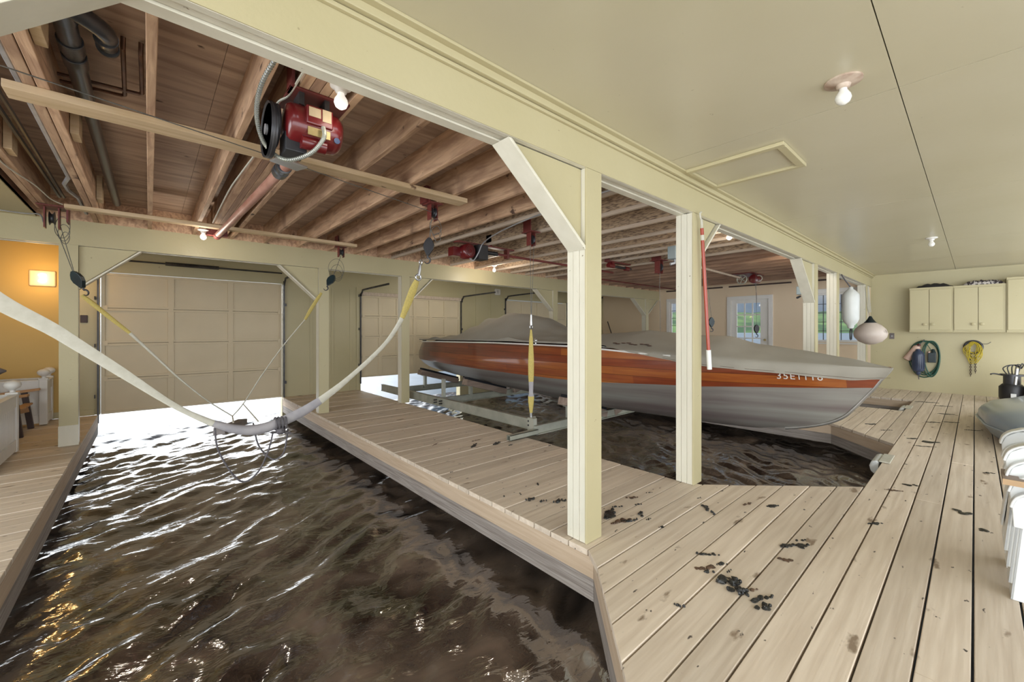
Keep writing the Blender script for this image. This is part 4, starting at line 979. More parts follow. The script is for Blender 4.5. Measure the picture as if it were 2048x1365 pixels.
for i in range(5): a = 2*PI*i/5; mb.bar((9.42, 3.28, 2.33), (9.42, 3.28+.09*math.cos(a), 2.33+.09*math.sin(a)), .014, .012, (1, 0, 0))
mb.build('spokes', M['galv'], w4)
mb = MB(); mb.lathe((9.48, 3.08, 2.33), [(.04, 0), (.09, .01), (.095, .03), (.095, .2), (.05, .22)], 22, 'x'); mb.build('motor_body', M['redgloss'], h4, smooth=True)
mb = MB(); mb.torus((9.50, 2.98, 2.33), .06, .009, 'x', 20, 6); mb.build('cable_loop', M['strap'], h4, smooth=True)
wire([(9.6, 3.08, 2.22), (9.62, 3.06, 1.95), (9.60, 3.06, 1.75)], .003, 'cable', 'hoist_cable', 'loose cable dangling under the far motor', 'cable', 6)
mb = MB(); mb.cyl((7.4, 3.32, 2.40), (9.40, 3.32, 2.37), .022, 12); tag(mb.build('winding_pipe', M['flange'], smooth=True), 'pale tube running left from the far spoked motor', 'pipe')
wire([(6.8, 5.6, 2.40), (11.8, 5.6, 2.40)], .016, 'red', 'winding_pipe', 'dark red rod under the joists above the far corner', 'pipe')
eb = thing('electrical_box', 'blue-grey electrical box under the joists, left of the second near post', 'box', (5.62, 2.86, 2.4))
mb = MB(); mb.box((5.56, 2.80, 2.27), (5.74, 2.92, 2.449)); mb.build('enclosure', M['bluegrey'], eb, bevel=.006)
mb = MB(); mb.cyl((5.66, 2.86, 2.22), (5.60, 2.90, 2.20), .02, 12); mb.cyl((5.66, 2.86, 2.28), (5.66, 2.86, 2.21), .012, 10); mb.build('conduit_elbow', M['conduit'], eb, smooth=True)

# ------------------------------------------------------------------ pipes on the left
dp = thing('drain_pipe', 'thick black drain pipe between the joists, top left', 'pipe', (-.28, 4, 2.6))
mb = MB(); mb.cyl((-.275, 2.2, 2.60), (-.275, 3.42, 2.60), .040, 24); mb.cyl((-.275, 3.42, 2.61), (-.255, 6.05, 2.60), .033, 24); mb.build('pipe', M['abs'], dp, smooth=True)
for y in (2.50, 2.78, 2.92): mb = MB(); mb.cyl((-.275, y, 2.60), (-.275, y+.10, 2.60), .047, 24); mb.build('joint', M['abs'], dp, smooth=True, bevel=.003)
mb = MB(); mb.tube(catmull([(-.275, 2.45, 2.595), (-.235, 2.50, 2.59), (-.19, 2.54, 2.59), (-.155, 2.585, 2.59), (-.145, 2.64, 2.60), (-.15, 2.80, 2.64)], 6), .038, 20); mb.tube([(-.148, 2.66, 2.602), (-.15, 2.70, 2.61)], .044, 20); mb.tube([(-.152, 2.83, 2.645), (-.152, 2.86, 2.655)], .044, 20)
mb.build('side_branch', M['abs'], dp, smooth=True)
wire([(-.094, 2.75, 2.68), (-.095, 2.76, 2.63), (-.105, 3.28, 2.62), (-.12, 3.30, 2.62), (-.365, 3.33, 2.62)], .010, 'copper', 'copper_pipe', 'tarnished copper pipe with bend, nearer the drain branch', 'pipe')
wire([(-.029, 2.75, 2.68), (-.03, 2.76, 2.63), (-.029, 3.19, 2.62), (-.045, 3.21, 2.62), (-.365, 3.245, 2.62)], .010, 'copper', 'copper_pipe', 'tarnished copper pipe with bend, beside the single joist', 'pipe')
wire([(-.66, 2.2, 2.55), (-.655, 3.77, 2.55), (-.65, 5.9, 2.55)], .014, 'abs', 'water_pipe', 'blue-black pipe between the left joists, left one of the pair', 'pipe')
wire([(-.62, 2.2, 2.55), (-.61, 3.77, 2.55), (-.62, 5.9, 2.55)], .012, 'abs', 'water_pipe', 'blue-black pipe between the left joists, right one of the pair', 'pipe')
wire([(-.49, 2.2, 2.50), (-.485, 3.15, 2.50), (-.49, 4.9, 2.50), (-.54, 5.15, 2.50), (-.54, 5.35, 2.50), (-.50, 5.6, 2.50), (-.50, 6.3, 2.50)], .016, 'conduit', 'grey_conduit', 'pale grey conduit with a kink beside the doubled joist', 'pipe')
wire([(-.79, 3.9, 2.443), (-.78, 4.6, 2.442), (-.70, 5.1, 2.44), (-.66, 5.5, 2.43), (-.60, 5.62, 2.42)], .005, 'strap', 'electric_cable', 'cream cable crossing the far left double joist', 'cable', 6)
wire([(-1.3, 6.3, 2.43), (-.95, 6.3, 2.42), (-.82, 6.2, 2.41), (-.78, 6.1, 2.32)], .006, 'conduit', 'electric_cable', 'pale conduit running into the far left bracket', 'cable', 6)

# ------------------------------------------------------------------ lamp holders and bulbs
def lampholder(x, y, z, label, r0=.06, m='porcelain', grp=None, stain=False, watt=0):
    r = thing('lamp_holder', label, 'light', (x, y, z))
    mb = MB(); mb.lathe((x, y, z), [(r0, 0), (r0, -.008), (r0*.8, -.014), (.03, -.020), (.026, -.034), (.02, -.038)], 24); mb.build('base', M['rust' if stain else m], r, smooth=True)
    mb = MB(); mb.lathe((x, y, z-.035), [(.015, 0), (.017, -.012), (.030, -.034), (.033, -.05), (.026, -.068), (.012, -.078), (.001, -.080)], 20); mb.build('bulb', M['litbulb' if watt else 'bulb'], r, smooth=True)
    if watt:
        l_ = bpy.data.lights.new('bulb_light', 'POINT'); l_.energy = watt; l_.color = (1, .90, .76); l_.shadow_soft_size = .05
        q = bpy.data.objects.new('bulb_light', l_); COL.objects.link(q); q.parent = r; q.location = (0, 0, -.16)
lampholder(2.50, .42, 2.45, 'stained round ceiling light with bare bulb over the dock, nearest the camera', .075, stain=True)
lampholder(7.60, .374, 2.45, 'small bare bulb on the dock ceiling, farther along', .06)
lampholder(.705, 2.06, 2.449, 'white bulb holder under the four-board beam beside the near beam', .05, watt=.8)
lampholder(.47, 5.90, 2.41, 'bare bulb on the far batten left of the red pipe end', .055, watt=7)
lampholder(4.785, 5.90, 2.449, 'bare bulb above the far beam over the boat', .05, watt=16)
lampholder(5.20, 1.95, 2.449, 'white bulb just past the post with the orange-red pole', .05, watt=16)
lampholder(7.612, 1.80, 2.449, 'small white bulb behind the post left of the hanging fenders', .05, watt=14)
lampholder(5.0, 7.2, 2.46, 'small bulb behind the far beam above the second garage door', .05, watt=14)
# warm wall lamp in the left room
wl = thing('wall_lamp', 'glowing square wall lamp with two bulbs on the golden wall', 'lamp', (-1.10, 8.585, 1.97))
mb = MB(); mb.box((-1.23, 8.565, 1.86), (-.98, 8.598, 2.08)); mb.build('back_plate', mat('lamp plate', (.8, .62, .42), (.78, .60, .40), rough=.5, emit=((1, .62, .28), .1)), wl, bevel=.02)
for z in (2.01, 1.93):
    mb = MB(); mb.ball((-1.10, 8.53, z), .026, 12, 8, (1.6, 1, 1)); mb.build('bulb', mat('lit bulb', (1, .9, .7), (1, .9, .7), emit=((1, .72, .38), 14)), wl, smooth=True)
ld = bpy.data.lights.new('warm_lamp', 'POINT'); ld.energy = 13; ld.color = (1, .62, .25); ld.shadow_soft_size = .08
lo_ = bpy.data.objects.new('warm_lamp', ld); COL.objects.link(lo_); lo_.parent = wl; lo_.location = (0, -.40, 0)
def box_thing(name, a, b, m, label, cat, bev=.004):
    mb = MB(); mb.box(a, b); return tag(mb.build(name, M[m], bevel=bev), label, cat)
box_thing('wall_outlet', (-.745, 8.585, 1.36), (-.67, 8.599, 1.47), 'darkwood', 'dark outlet plate between the left post and the first garage door', 'outlet')
sw = thing('wall_switch', 'grey switch plate on the cream wall left of the cabinets', 'switch', (11.865, 1.17, 1.13))
mb = MB(); mb.box((11.855, 1.135, 1.065), (11.869, 1.21, 1.19)); mb.build('plate', M['greycap'], sw, bevel=.003)
mb = MB(); mb.box((11.846, 1.160, 1.11), (11.856, 1.185, 1.145)); mb.build('toggle', M['conduit'], sw, bevel=.002)
sd = thing('smoke_alarm', 'white rounded square alarm on the wall above the second garage door', 'alarm', (7.05, 8.59, 2.28))
mb = MB(); mb.box((6.97, 8.545, 2.20), (7.16, 8.597, 2.37)); mb.build('case', M['porcelain'], sd, bevel=.02)
mb = MB()
for i in range(4): mb.box((7.02, 8.543, 2.25+i*.022), (7.09, 8.5455, 2.258+i*.022))
mb.build('grille', M['greycap'], sd)

# ------------------------------------------------------------------ ceiling hatch
ht = thing('ceiling_hatch', 'square access hatch with raised cream frame in the dock ceiling', 'hatch', (3.26, 1.1, 2.45))
mb = MB(); y0, y1, x0, x1 = .80, 1.43, 3.0, 3.53
for a, b in (((x0, y0), (x0+.045, y1)), ((x1-.045, y0), (x1, y1)), ((x0+.045, y0), (x1-.045, y0+.05)), ((x0+.045, y1-.03), (x1-.045, y1))): mb.box((a[0], a[1], 2.425), (b[0], b[1], 2.4495))
mb.build('frame', M['cream'], ht, bevel=.004)
mb = MB(); mb.box((x0+.048, y0+.053, 2.442), (x1-.048, y1-.033, 2.4498)); mb.build('panel', M['ceil'], ht)

# ------------------------------------------------------------------ pole and fenders
pl = thing('boat_pole', 'orange-red pole with pale ends hooked beside the second near post', 'pole', (3.40, 1.47, .93))
A, B = Vector((3.352, 1.47, 2.15)), Vector((3.435, 1.44, .93))
at = lambda t: A+(B-A)*t
mb = MB(); mb.cyl(at(.06), at(.89), .0135, 16); mb.build('shaft', M['pole'], pl, smooth=True)
mb = MB(); mb.cyl(at(0), at(.065), .010, 12); mb.tube(catmull([at(.01), at(-.01)+Vector((-.018, 0, .0)), at(-.02)+Vector((-.022, 0, .02)), at(-.03)+Vector((.0, 0, .02))], 4), .008, 8); mb.build('hook_end', M['strap'], pl, smooth=True)
mb = MB(); mb.cyl(at(.87), at(1.0), .0185, 16); mb.build('pale_grip', M['plastic'], pl, smooth=True)
mb = MB(); mb.cyl(at(.105), at(.14), .0145, 14); mb.build('pale_band', M['strap'], pl, smooth=True)
fn = thing('boat_fender', 'long white fender hanging on a rope by the third near post', 'fender', (9.0, 1.44, 1.32))
X, Yf = 8.93, 1.40
mb = MB(); mb.lathe((X, Yf, 1.28), [(.03, 0), (.045, .02), (.048, .05), (.09, .10), (.115, .16), (.118, .38), (.122, .52), (.115, .58), (.07, .64), (.035, .67), (.032, .70), (.02, .71)], 26); mb.build('body', M['fender'], fn, smooth=True)
mb = MB(); mb.tube(catmull([(8.56, 1.46, 2.17), (8.72, 1.44, 2.09), (X, Yf, 1.98)], 5), .010, 8); mb.build('hanging_rope', M['rope'], fn, smooth=True)
mb = MB(); mb.tube(catmull([(X, Yf, 1.29), (X-.03, Yf, 1.25), (X-.06, Yf, 1.2), (X-.05, Yf, 1.10)], 4), .009, 7); mb.tube(catmull([(X, Yf, 1.29), (X+.05, Yf-.01, 1.26), (X+.06, Yf, 1.09)], 4), .009, 7); mb.tube([(X-.03, Yf, 1.25), (X+.06, Yf, 1.27)], .013, 7); mb.build('tail_rope', M['black'], fn, smooth=True)
by = thing('round_buoy', 'round dirty white buoy fender with dark cap, hanging before the far near post', 'fender', (10.3, 1.38, 1.0))
X, Yf = 10.12, 1.30
mb = MB(); mb.lathe((X, Yf, .99), [(.001, -.01), (.07, 0), (.17, .05), (.235, .13), (.25, .20), (.225, .28), (.16, .355), (.09, .40), (.06, .42)], 32); mb.build('body', M['buoy'], by, smooth=True)
mb = MB(); mb.lathe((X, Yf, 1.39), [(.095, 0), (.07, .03), (.04, .075), (.02, .12), (.015, .125)], 18); mb.build('cap', M['hookg'], by, smooth=True)
mb = MB(); mb.tube(catmull([(X, Yf, 1.50), (10.4, 1.38, 1.7), (11.0, 1.49, 2.1), (11.202, 1.515, 2.15)], 5), .006, 6); mb.build('hanging_rope', M['strap'], by, smooth=True)
bt = thing('electrical_box', 'small blue-grey box mounted above the right window, behind the posts', 'box', (8.0, 1.75, 2.0))
mb = MB(); mb.box((8.30, 1.95, 1.86), (8.42, 2.03, 2.0)); mb.build('enclosure', M['bluegrey'], bt, bevel=.01)
mb = MB(); mb.cyl((8.2, 1.99, 1.80), (8.36, 1.99, 1.83), .018, 10); mb.tube([(8.41, 1.99, 1.98), (8.42, 1.99, 2.449)], .006, 6); mb.build('fitting', M['black'], bt, smooth=True)

# ------------------------------------------------------------------ wall cabinets
def cabinet(y1, y0, z0, z1, doors, label, xf=11.55, shade=0):
    r = thing('wall_cabinet', label, 'cabinet', (11.865, (y0+y1)/2, z0))
    mb = MB(); mb.box((xf, y0, z0), (11.867, y1, z1)); mb.box((xf-.015, y0, z0-.015), (11.867, y1, z0)); mb.build('carcass', M['cream'], r, bevel=.003)
    n = len(doors)
    for i, (a, b, kn) in enumerate(doors):
        mb = MB(); mb.box((xf-.02, b, z0+.03), (xf-.001, a, z1-.045)); d = mb.build('door', M['cream'], r, bevel=.004)
        k = MB(); yk = b+.05 if kn > 0 else a-.05; k.lathe((0, 0, 0), [(.012, 0), (.012, -.014), (.028, -.024), (.028, -.032), (.001, -.038)], 18, 'x'); k.v = [(x+xf-.02, y+yk, z+z0+.14) for x, y, z in k.v]; k.build('knob', M['cream'], d, smooth=True)
    return r
cabinet(.885, -.05, 1.225, 2.10, [(.875, .60, 1), (.595, .31, -1), (.275, -.01, 1)][:2], 'cream double-door wall cabinet, leftmost on the right wall') if False else None
c1 = cabinet(.885, .28, 1.225, 2.10, [(.875, .605, 1), (.597, .31, -1)], 'cream double-door wall cabinet, leftmost, above the green hose')
c2 = cabinet(.279, -.375, 1.225, 2.10, [(.265, -.035, 1), (-.043, -.335, -1)], 'cream double-door wall cabinet, middle one, above the yellow rope')
c3 = cabinet(-.376, -1.2, 1.225, 2.20, [(-.39, -.78, 1), (-.79, -1.18, -1)], 'taller cream wall cabinet cut off by the right edge', 11.53)
mb = MB()
secs = []
for i in range(13):
    t = i/12; y = .80-t*.52; h = .075*(1-abs(2*t-1)**3)+.012*math.sin(i*2.2); w = .09*(1-abs(2*t-1)**4)+.02
    secs.append([(11.68+w*math.cos(a), y, 2.105+max(0, h*math.sin(a))) for a in [PI*k/8 for k in range(9)]])
mb.loft(secs, cap=True); tag(mb.build('dark_bundle', M['black'], smooth=True), 'low black bundle lying on top of the leftmost cabinet', 'bundle')
mb = MB(); secs = []
for i in range(25):
    t = i/24; y = .18-t*.56; h = .085*(1-abs(2*t-1)**4)+.018*noise.noise(Vector((i*.6, 1, 2))); w = .11*(1-abs(2*t-1)**4)+.02
    secs.append([(11.69+w*math.cos(a)*(1+.15*noise.noise(Vector((i*.5, k, 3)))), y, 2.102+max(0, h*math.sin(a)*(1+.3*noise.noise(Vector((i*.7, k*.8, 5)))))) for k, a in enumerate([PI*k/10 for k in range(11)])])
mb.loft(secs, cap=True); tag(mb.build('mottled_bundle', M['zebra'], smooth=True), 'mottled black and white bundle on top of the middle cabinet', 'bundle')

# hose coil with fenders
gh = thing('garden_hose', 'green garden hose coiled on a hook under the leftmost cabinet', 'hose', (11.85, .70, 1.04))
mb = MB(); random.seed(5)
for k, (w, h, dy) in enumerate([(.245, .37, 0), (.225, .345, -.01), (.205, .33, -.035), (.14, .36, -.10), (.12, .34, -.115)]):
    P = []
    cz = 1.03-h; cy = .69+dy
    for i in range(36):
        a = 2*PI*i/36; yy = cy+w*math.sin(a)*(1 if math.cos(a) < .2 else 1)*(.9+.1*math.cos(a)); zz = cz+h*math.cos(a)
        P.append((11.845-.012*k, yy, zz))
    mb.tube(P, .011, 8, closed=True)
mb.build('coil', M['hose'], gh, smooth=True)
mb = MB(); mb.cyl((11.87, .685, 1.045), (11.78, .685, 1.055), .008, 8); mb.build('wall_hook', M['darksteel'], gh)
bf = thing('boat_fender', 'navy ribbed fender hanging inside the green hose coil', 'fender', (11.76, .73, .5))
mb = MB(); pr = [(.02, -.09), (.045, -.07), (.045, -.02), (.10, .0), (.115, .03), (.118, .36), (.10, .42), (.05, .46), (.045, .49), (.02, .50)]
pr = [(a*.78, b*.9) for a, b in pr]; mb.lathe((11.73, .765, .42), pr, 26); mb.build('body', M['navy'], bf, smooth=True)
mb = MB()
for i in range(18): a = 2*PI*i/18; mb.bar((11.73+.092*math.cos(a), .765+.092*math.sin(a), .47), (11.73+.092*math.cos(a), .765+.092*math.sin(a), .73), .008, .008, (math.cos(a), math.sin(a), 0))
mb.build('ribs', M['navy'], bf)
mb = MB(); mb.tube(catmull([(11.73, .765, .92), (11.78, .72, 1.0), (11.80, .685, 1.05)], 4), .006, 6); mb.tube([(11.73, .765, .34), (11.73, .755, .25)], .008, 6); mb.build('rope', M['rope'], bf, smooth=True)
pf = thing('boat_fender', 'faded pink fender tilted behind the navy one in the hose coil', 'fender', (11.80, .86, .6))
mb = MB(); a, b = Vector((11.81, .95, .63)), Vector((11.80, .77, .93)); mb.tube([a, a+(b-a)*.06, a+(b-a)*.9, b], [.02, .065, .062, .035], 20); mb.build('body', M['pinkf'], pf, smooth=True)
mb = MB(); mb.tube([b, b+(b-a)*.12], [.03, .026], 12); mb.build('red_collar', M['red'], pf, smooth=True, label='dull red collar')
mb2 = thing('small_fender', 'small black fender with pale top, right of the navy one in the hose coil', 'fender', (11.80, .58, .62))
mb = MB(); mb.box((11.76, .515, .60), (11.84, .63, .80)); mb.tube([(11.79, .55, .79), (11.80, .56, .87)], [.04, .02], 10); mb.build('body', M['hookg'], mb2, bevel=.02)
mb = MB(); mb.cyl((11.78, .615, .72), (11.78, .615, .82), .02, 10); mb.build('pale_handle', M['pinkf'], mb2, smooth=True)
wire([(11.82, .685, 1.04), (11.80, .61, .90), (11.80, .58, .84)], .006, 'hose', 'thin_cord', 'thin dark green cord over the hose hook, nearer the yellow rope', 'cord', 4)
# yellow rope with chain
yr = thing('rope_coil', 'tangled yellow rope coil hanging under the middle cabinet', 'rope', (11.84, .03, 1.02)); random.seed(11)
mb = MB()
for k in range(11):
    w = .05+random.random()*.055; h = .10+random.random()*.10; cy = .02+random.uniform(-.02, .02); P = []; ph = random.random()*6
    for i in range(22):
        a = 2*PI*i/22; P.append((11.80+.02*math.sin(2*a+ph)-.003*k, cy+w*math.sin(a)+.02*math.sin(3*a+ph), 1.02-h+h*math.cos(a)+.012*math.sin(2*a+ph)))
    mb.tube(P, .0045, 5, closed=True)
mb.tube(catmull([(11.79, -.03, .9), (11.79, -.07, .75), (11.80, -.02, .62), (11.80, .0, .70)], 6), .005, 6)
mb.build('yellow_loops', M['yrope'], yr, smooth=True)
mb = MB(); mb.torus((11.84, .02, .93), .115, .017, 'x', 28, 8); mb.build('dark_ring', M['darksteel'], yr, smooth=True)
mb = MB(); mb.tube(catmull([(11.85, -.05, 1.0), (11.84, -.15, .99), (11.84, -.2, 1.03)], 4), .005, 6); mb.build('rope_tail', M['rope'], yr, smooth=True)
for yy, zt, zb, lab in ((.055, .80, .37, 'rusty chain hanging below the yellow rope, longer left one'), (-.005, .80, .43, 'rusty chain hanging below the yellow rope, shorter right one')):
    mb = MB(); z = zt; i = 0
    while z > zb:
        P = []
        for q in range(14):
            a = 2*PI*q/14; u, v = .011*math.cos(a), .022*math.sin(a)
            P.append((11.83+(u if i % 2 else 0), yy+(0 if i % 2 else u), z+v))
        mb.tube(P, .0042, 6, closed=True); z -= .032; i += 1
    tag(mb.build('chain', M['chain'], smooth=True), lab, 'chain')

# ------------------------------------------------------------------ outboard engine and bag by the right wall
en = thing('outboard_engine', 'black small engine with cables on the dock by the right wall', 'engine', (11.0, -.42, 0))
mb = MB(); secs = []
for z, w, d in ((.02, .13, .15), (.10, .15, .17), (.28, .15, .17), (.33, .11, .13)): secs.append([(11.05+d*math.cos(a), -.42+w*math.sin(a), z) for a in [2*PI*k/16 for k in range(16)]])
mb.loft(secs, closed=True, cap=True); mb.build('lower_cowl', M['black'], en, smooth=True)
mb = MB(); mb.cyl((11.05, -.42, .33), (11.05, -.42, .47), .10, 20); mb.cyl((11.05, -.42, .47), (11.05, -.42, .50), .14, 24); mb.build('recoil_housing', M['darksteel'], en, smooth=True)
mb = MB(); mb.box((10.86, -.46, .06), (10.875, -.40, .18)); mb.build('label_plate', M['plastic'], en)
mb = MB(); mb.cyl((10.95, -.45, .30), (10.97, -.47, .60), .022, 12); mb.build('chrome_tube', M['steel'], en, smooth=True)
mb = MB(); random.seed(2)
mb.tube(catmull([(11.0, -.30, .48), (10.95, -.22, .50), (10.9, -.18, .49)], 4), .012, 8)
for k in range(5): mb.tube(catmull([(11.0, -.36-.03*k, .5), (10.98, -.32-.05*k, .60+.02*k), (11.0, -.42-.03*k, .66), (11.05, -.52, .60)], 5), .008, 6)
mb.build('handle_and_cables', M['darksteel'], en, smooth=True)
bg = thing('canvas_bag', 'tan canvas bag slumped beside the black engine at the right edge', 'bag', (10.9, -.66, 0))
mb = MB(); secs = []
for z, r_ in ((0, .13), (.08, .16), (.22, .15), (.34, .12), (.42, .07)): secs.append([(10.95+r_*math.cos(a)*(1+.1*math.sin(3*a)), -.68+r_*.9*math.sin(a)*(1+.12*math.sin(5*a+z*9)), z) for a in [2*PI*k/20 for k in range(20)]])
mb.loft(secs, closed=True, cap=True); mb.build('body', M['tan'], bg, smooth=True)
mb = MB(); mb.tube(catmull([(10.85, -.6, .40), (10.8, -.58, .52), (10.8, -.70, .55), (10.85, -.76, .42)], 4), .010, 6); mb.tube([(10.84, -.52, .40), (10.80, -.74, .56)], .008, 6); mb.build('straps', M['pinkf'], bg, smooth=True)

# ------------------------------------------------------------------ grey-blue dinghy hull on the dock
dg_ = thing('dinghy', 'glossy grey-blue dinghy lying on the dock at the right, pointed bow raised', 'boat', (7.6, -.75, 0))
# overturned shell: bow points away from the camera
T_w = [(6.25, .04), (6.4, .36), (6.7, .56), (7.2, .70), (7.9, .74), (8.5, .66), (9.0, .46), (9.35, .24), (9.6, .03)]
T_h = [(6.25, .22), (6.5, .33), (7.2, .40), (8.2, .385), (9.0, .36), (9.6, .40)]
st_x = [6.25+.12*i for i in range(28)]+[9.6]
def shell(z0, z1, f0, f1, p):
    secs = []
    for x in st_x:
        w = interp(x, T_w); h = interp(x, T_h); cy = -.76+.10*(x-7.9)*.3; row = []
        for k in range(25):
            a = PI*k/24; c = -math.cos(a); sn = math.sin(a)**p
            row.append((x, cy+c*w*(f0 if abs(c) > .0 else f0), z0+(h-z0)*sn))
        secs.append(row)
    return secs
mb = MB(); mb.loft(shell(.17, 0, 1, 1, .50)); mb.build('upper_shell', M['kayak'], dg_, smooth=True)
mb = MB(); secs = []
for x in st_x:
    w = interp(x, T_w); cy = -.76+.03*(x-7.9); row = []
    for q, z in ((-1.0, .165), (-.985, .13), (-.95, .08), (-.88, .03), (-.80, .002), (.80, .002), (.88, .03), (.95, .08), (.985, .13), (1.0, .165)): row.append((x, cy+w*q, z))
    secs.append(row)
mb.loft(secs); mb.build('lower_shell', M['kayak'], dg_, smooth=True)
mb = MB()
for s in (-1, 1): mb.tube([(x, -.76+.03*(x-7.9)+s*(interp(x, T_w)+.008), .168) for x in st_x], .012, 8)
mb.build('rim', M['kayak'], dg_, smooth=True)
mb = MB(); mb.tube([(x, -.76+.03*(x-7.9)-0, interp(x, T_h)+.004) for x in st_x], .012, 8); mb.build('keel_strip', M['kayak'], dg_, smooth=True)

# ------------------------------------------------------------------ stacked resin chairs with a board on top
def resin_chair(ox, oy, oz, label):
    # low resin chair facing the slip; broad tapered legs, H = seat height
    r = thing('resin_chair', label, 'chair', (ox, oy, oz), 'stacked white resin chairs'); H = .33; D = .50; W = .50; t = .007
    mb = MB(); secs = []
    for i in range(9):
        u = i/8; secs.append([(ox+.03+u*(D-.06), oy-.03-v*(W-.06), oz+H-.012*math.sin(PI*v)*math.sin(PI*u)) for v in [k/8 for k in range(9)]]+[(ox+.03+u*(D-.06), oy-.03-v*(W-.06), oz+H-.008-.012*math.sin(PI*v)*math.sin(PI*u)) for v in [1-k/8 for k in range(9)]])
    mb.loft(secs, closed=True, cap=True); mb.build('seat', M['plastic'], r, smooth=True)
    for (sx_, sy_) in ((0, 0), (1, 0), (0, 1), (1, 1)):
        cx = ox+sx_*D; cy = oy-sy_*W; ix = 1 if sx_ == 0 else -1; iy = -1 if sy_ == 0 else 1; mb = MB()
        top = [(cx+ix*.03, cy+iy*.03), (cx+ix*.22, cy+iy*.03), (cx+ix*.03, cy+iy*.24)]
        bot = [(cx-ix*.0, cy-iy*.0), (cx+ix*.12, cy-iy*.0), (cx-ix*.0, cy+iy*.10)]
        def pan(a, b, c, d, n_):
            mb.loft([[Vector((*a, oz)), Vector((*b, oz)), Vector((*b, oz))+n_, Vector((*a, oz))+n_], [Vector((*c, oz+H)), Vector((*d, oz+H)), Vector((*d, oz+H))+n_, Vector((*c, oz+H))+n_]], closed=True, cap=True)
        pan(bot[0], bot[1], top[0], top[1], Vector((0, iy*t, 0))); pan(bot[0], bot[2], top[0], top[2], Vector((ix*t, 0, 0)))
        mb.build('leg', M['plastic'], r)
    mb = MB(); secs = []
    for i in range(9):
        q = i/8; z = oz+H+q*.40; w = .24*(1-.22*q*q); yb = oy-W+.05-.10*q; xc = ox+D/2
        secs.append([(xc+w*math.sin(a), yb-.05+.05*math.cos(a), z) for a in [-1.3+2.6*k/8 for k in range(9)]]+[(xc+w*math.sin(a), yb-.058+.05*math.cos(a), z) for a in [1.3-2.6*k/8 for k in range(9)]])
    mb.loft(secs, closed=True, cap=True); mb.build('backrest', M['plastic'], r, smooth=True)
    for sx_ in (0, 1):
        x = ox+sx_*D+(.03 if sx_ == 0 else -.03); A_ = .17
        poly = [(oy-W+.02, oz+H), (oy-.01, oz+H), (oy-.005, oz+H+.09), (oy-.02, oz+H+.135), (oy-.06, oz+H+.165), (oy-.13, oz+H+A_+.008), (oy-W+.02, oz+H+A_+.02)]
        mb = MB(); mb.prism(poly, .012, 0, x-.006); mb.build('arm_panel', M['plastic'], r, bevel=.003)
        P = catmull([(x, y_, z_+.004) for y_, z_ in poly[2:]], 4); mb = MB(); secs = []
        for i, p in enumerate(P):
            d = (P[min(i+1, len(P)-1)]-P[max(i-1, 0)]).normalized(); n_ = Vector((0, -d.z, d.y)); ww = .035; secs.append([p+Vector((-ww, 0, 0)), p+Vector((ww, 0, 0)), p+Vector((ww, 0, 0))-n_*.010, p+Vector((-ww, 0, 0))-n_*.010])
        mb.loft(secs, closed=True, cap=True); mb.build('arm', M['plastic'], r, bevel=.004)
    return r
CH = ['lowest white resin chair of the stack at the right edge', 'second white resin chair from the bottom of the stack', 'third white resin chair from the bottom of the stack', 'topmost white resin chair of the stack at the right edge']
c0 = resin_chair(3.0, -.11, 0, CH[0])
for i in range(1, 4): copy_tree(c0, (3.0+.016*i, -.11+.006*i, .068*i), CH[i])
sb = thing('worn_board', 'worn brown board lying across the stacked resin chairs at the right edge', 'board', (3.1, -.3, .54))
mb = MB(); mb.box((2.965, -.62, .537), (3.17, -.085, .563)); mb.build('plank', M['board'], sb, bevel=.002)
mb = MB(); mb.box((2.958, -.62, .537), (2.965, -.085, .563)); mb.build('end_edge', M['boardedge'], sb)

# ------------------------------------------------------------------ left room: two white settles and a chair
def settle(x1, x0, y0, y1, label, h=.62, front=True):
    r = thing('white_settle', label, 'bench', ((x0+x1)/2, y0, 0))
    pt = .075
    for (px, py) in ((x1-pt, y0), (x1-pt, y1-pt), (x0, y0), (x0, y1-pt)):
        mb = MB(); mb.box((px, py, .012), (px+pt, py+pt, h)); mb.box((px-.006, py-.006, h), (px+pt+.006, py+pt+.006, h+.02)); p = mb.build('corner_post', M['white'], r, bevel=.004)
        mb = MB(); c = (px+pt/2, py+pt/2); mb.lathe((c[0], c[1], h+.02), [(.022, 0), (.018, .02), (.03, .032), (.055, .05), (.062, .075), (.052, .10), (.028, .115), (.002, .12)], 22); mb.build('knob', M['white'], p, smooth=True, world=True)
    def panel(a, b, fixed, ax):
        mb = MB()
        def bx_(u0, u1, z0, z1, d0, d1):
            if ax == 'x': mb.box((u0, fixed+d0, z0), (u1, fixed+d1, z1))
            else: mb.box((fixed+d0, u0, z0), (fixed+d1, u1, z1))
        bx_(a, b, .03, .14, .01, .045); bx_(a, b, h-.13, h-.02, .01, .045); n = max(2, int((b-a)/.08))
        for i in range(n): u0 = a+(b-a)*i/n; u1 = a+(b-a)*(i+1)/n; bx_(u0+.002, u1-.002, .139, h-.129, .02, .035)
        bx_(a-.01, b+.01, h-.02, h+.0, 0, .06)
        return mb
    panel(x0+pt, x1-pt, y0+.005, 'x').build('front_panel', M['white'], r, bevel=.002)
    panel(x0+pt, x1-pt, y1-.065, 'x').build('back_panel', M['white'], r, bevel=.002)
    panel(y0+pt, y1-pt, x1-.05, 'y').build('end_panel', M['white'], r, bevel=.002)
    panel(y0+pt, y1-pt, x0+.0, 'y').build('end_panel', M['white'], r, bevel=.002)
    return r
settle(-1.00, -1.9, 5.55, 6.52, 'white panelled settle with knob posts, nearer one at the left edge', .60)
settle(-1.0, -2.1, 8.10, 8.56, 'white panelled settle with knob posts against the golden wall', .60)
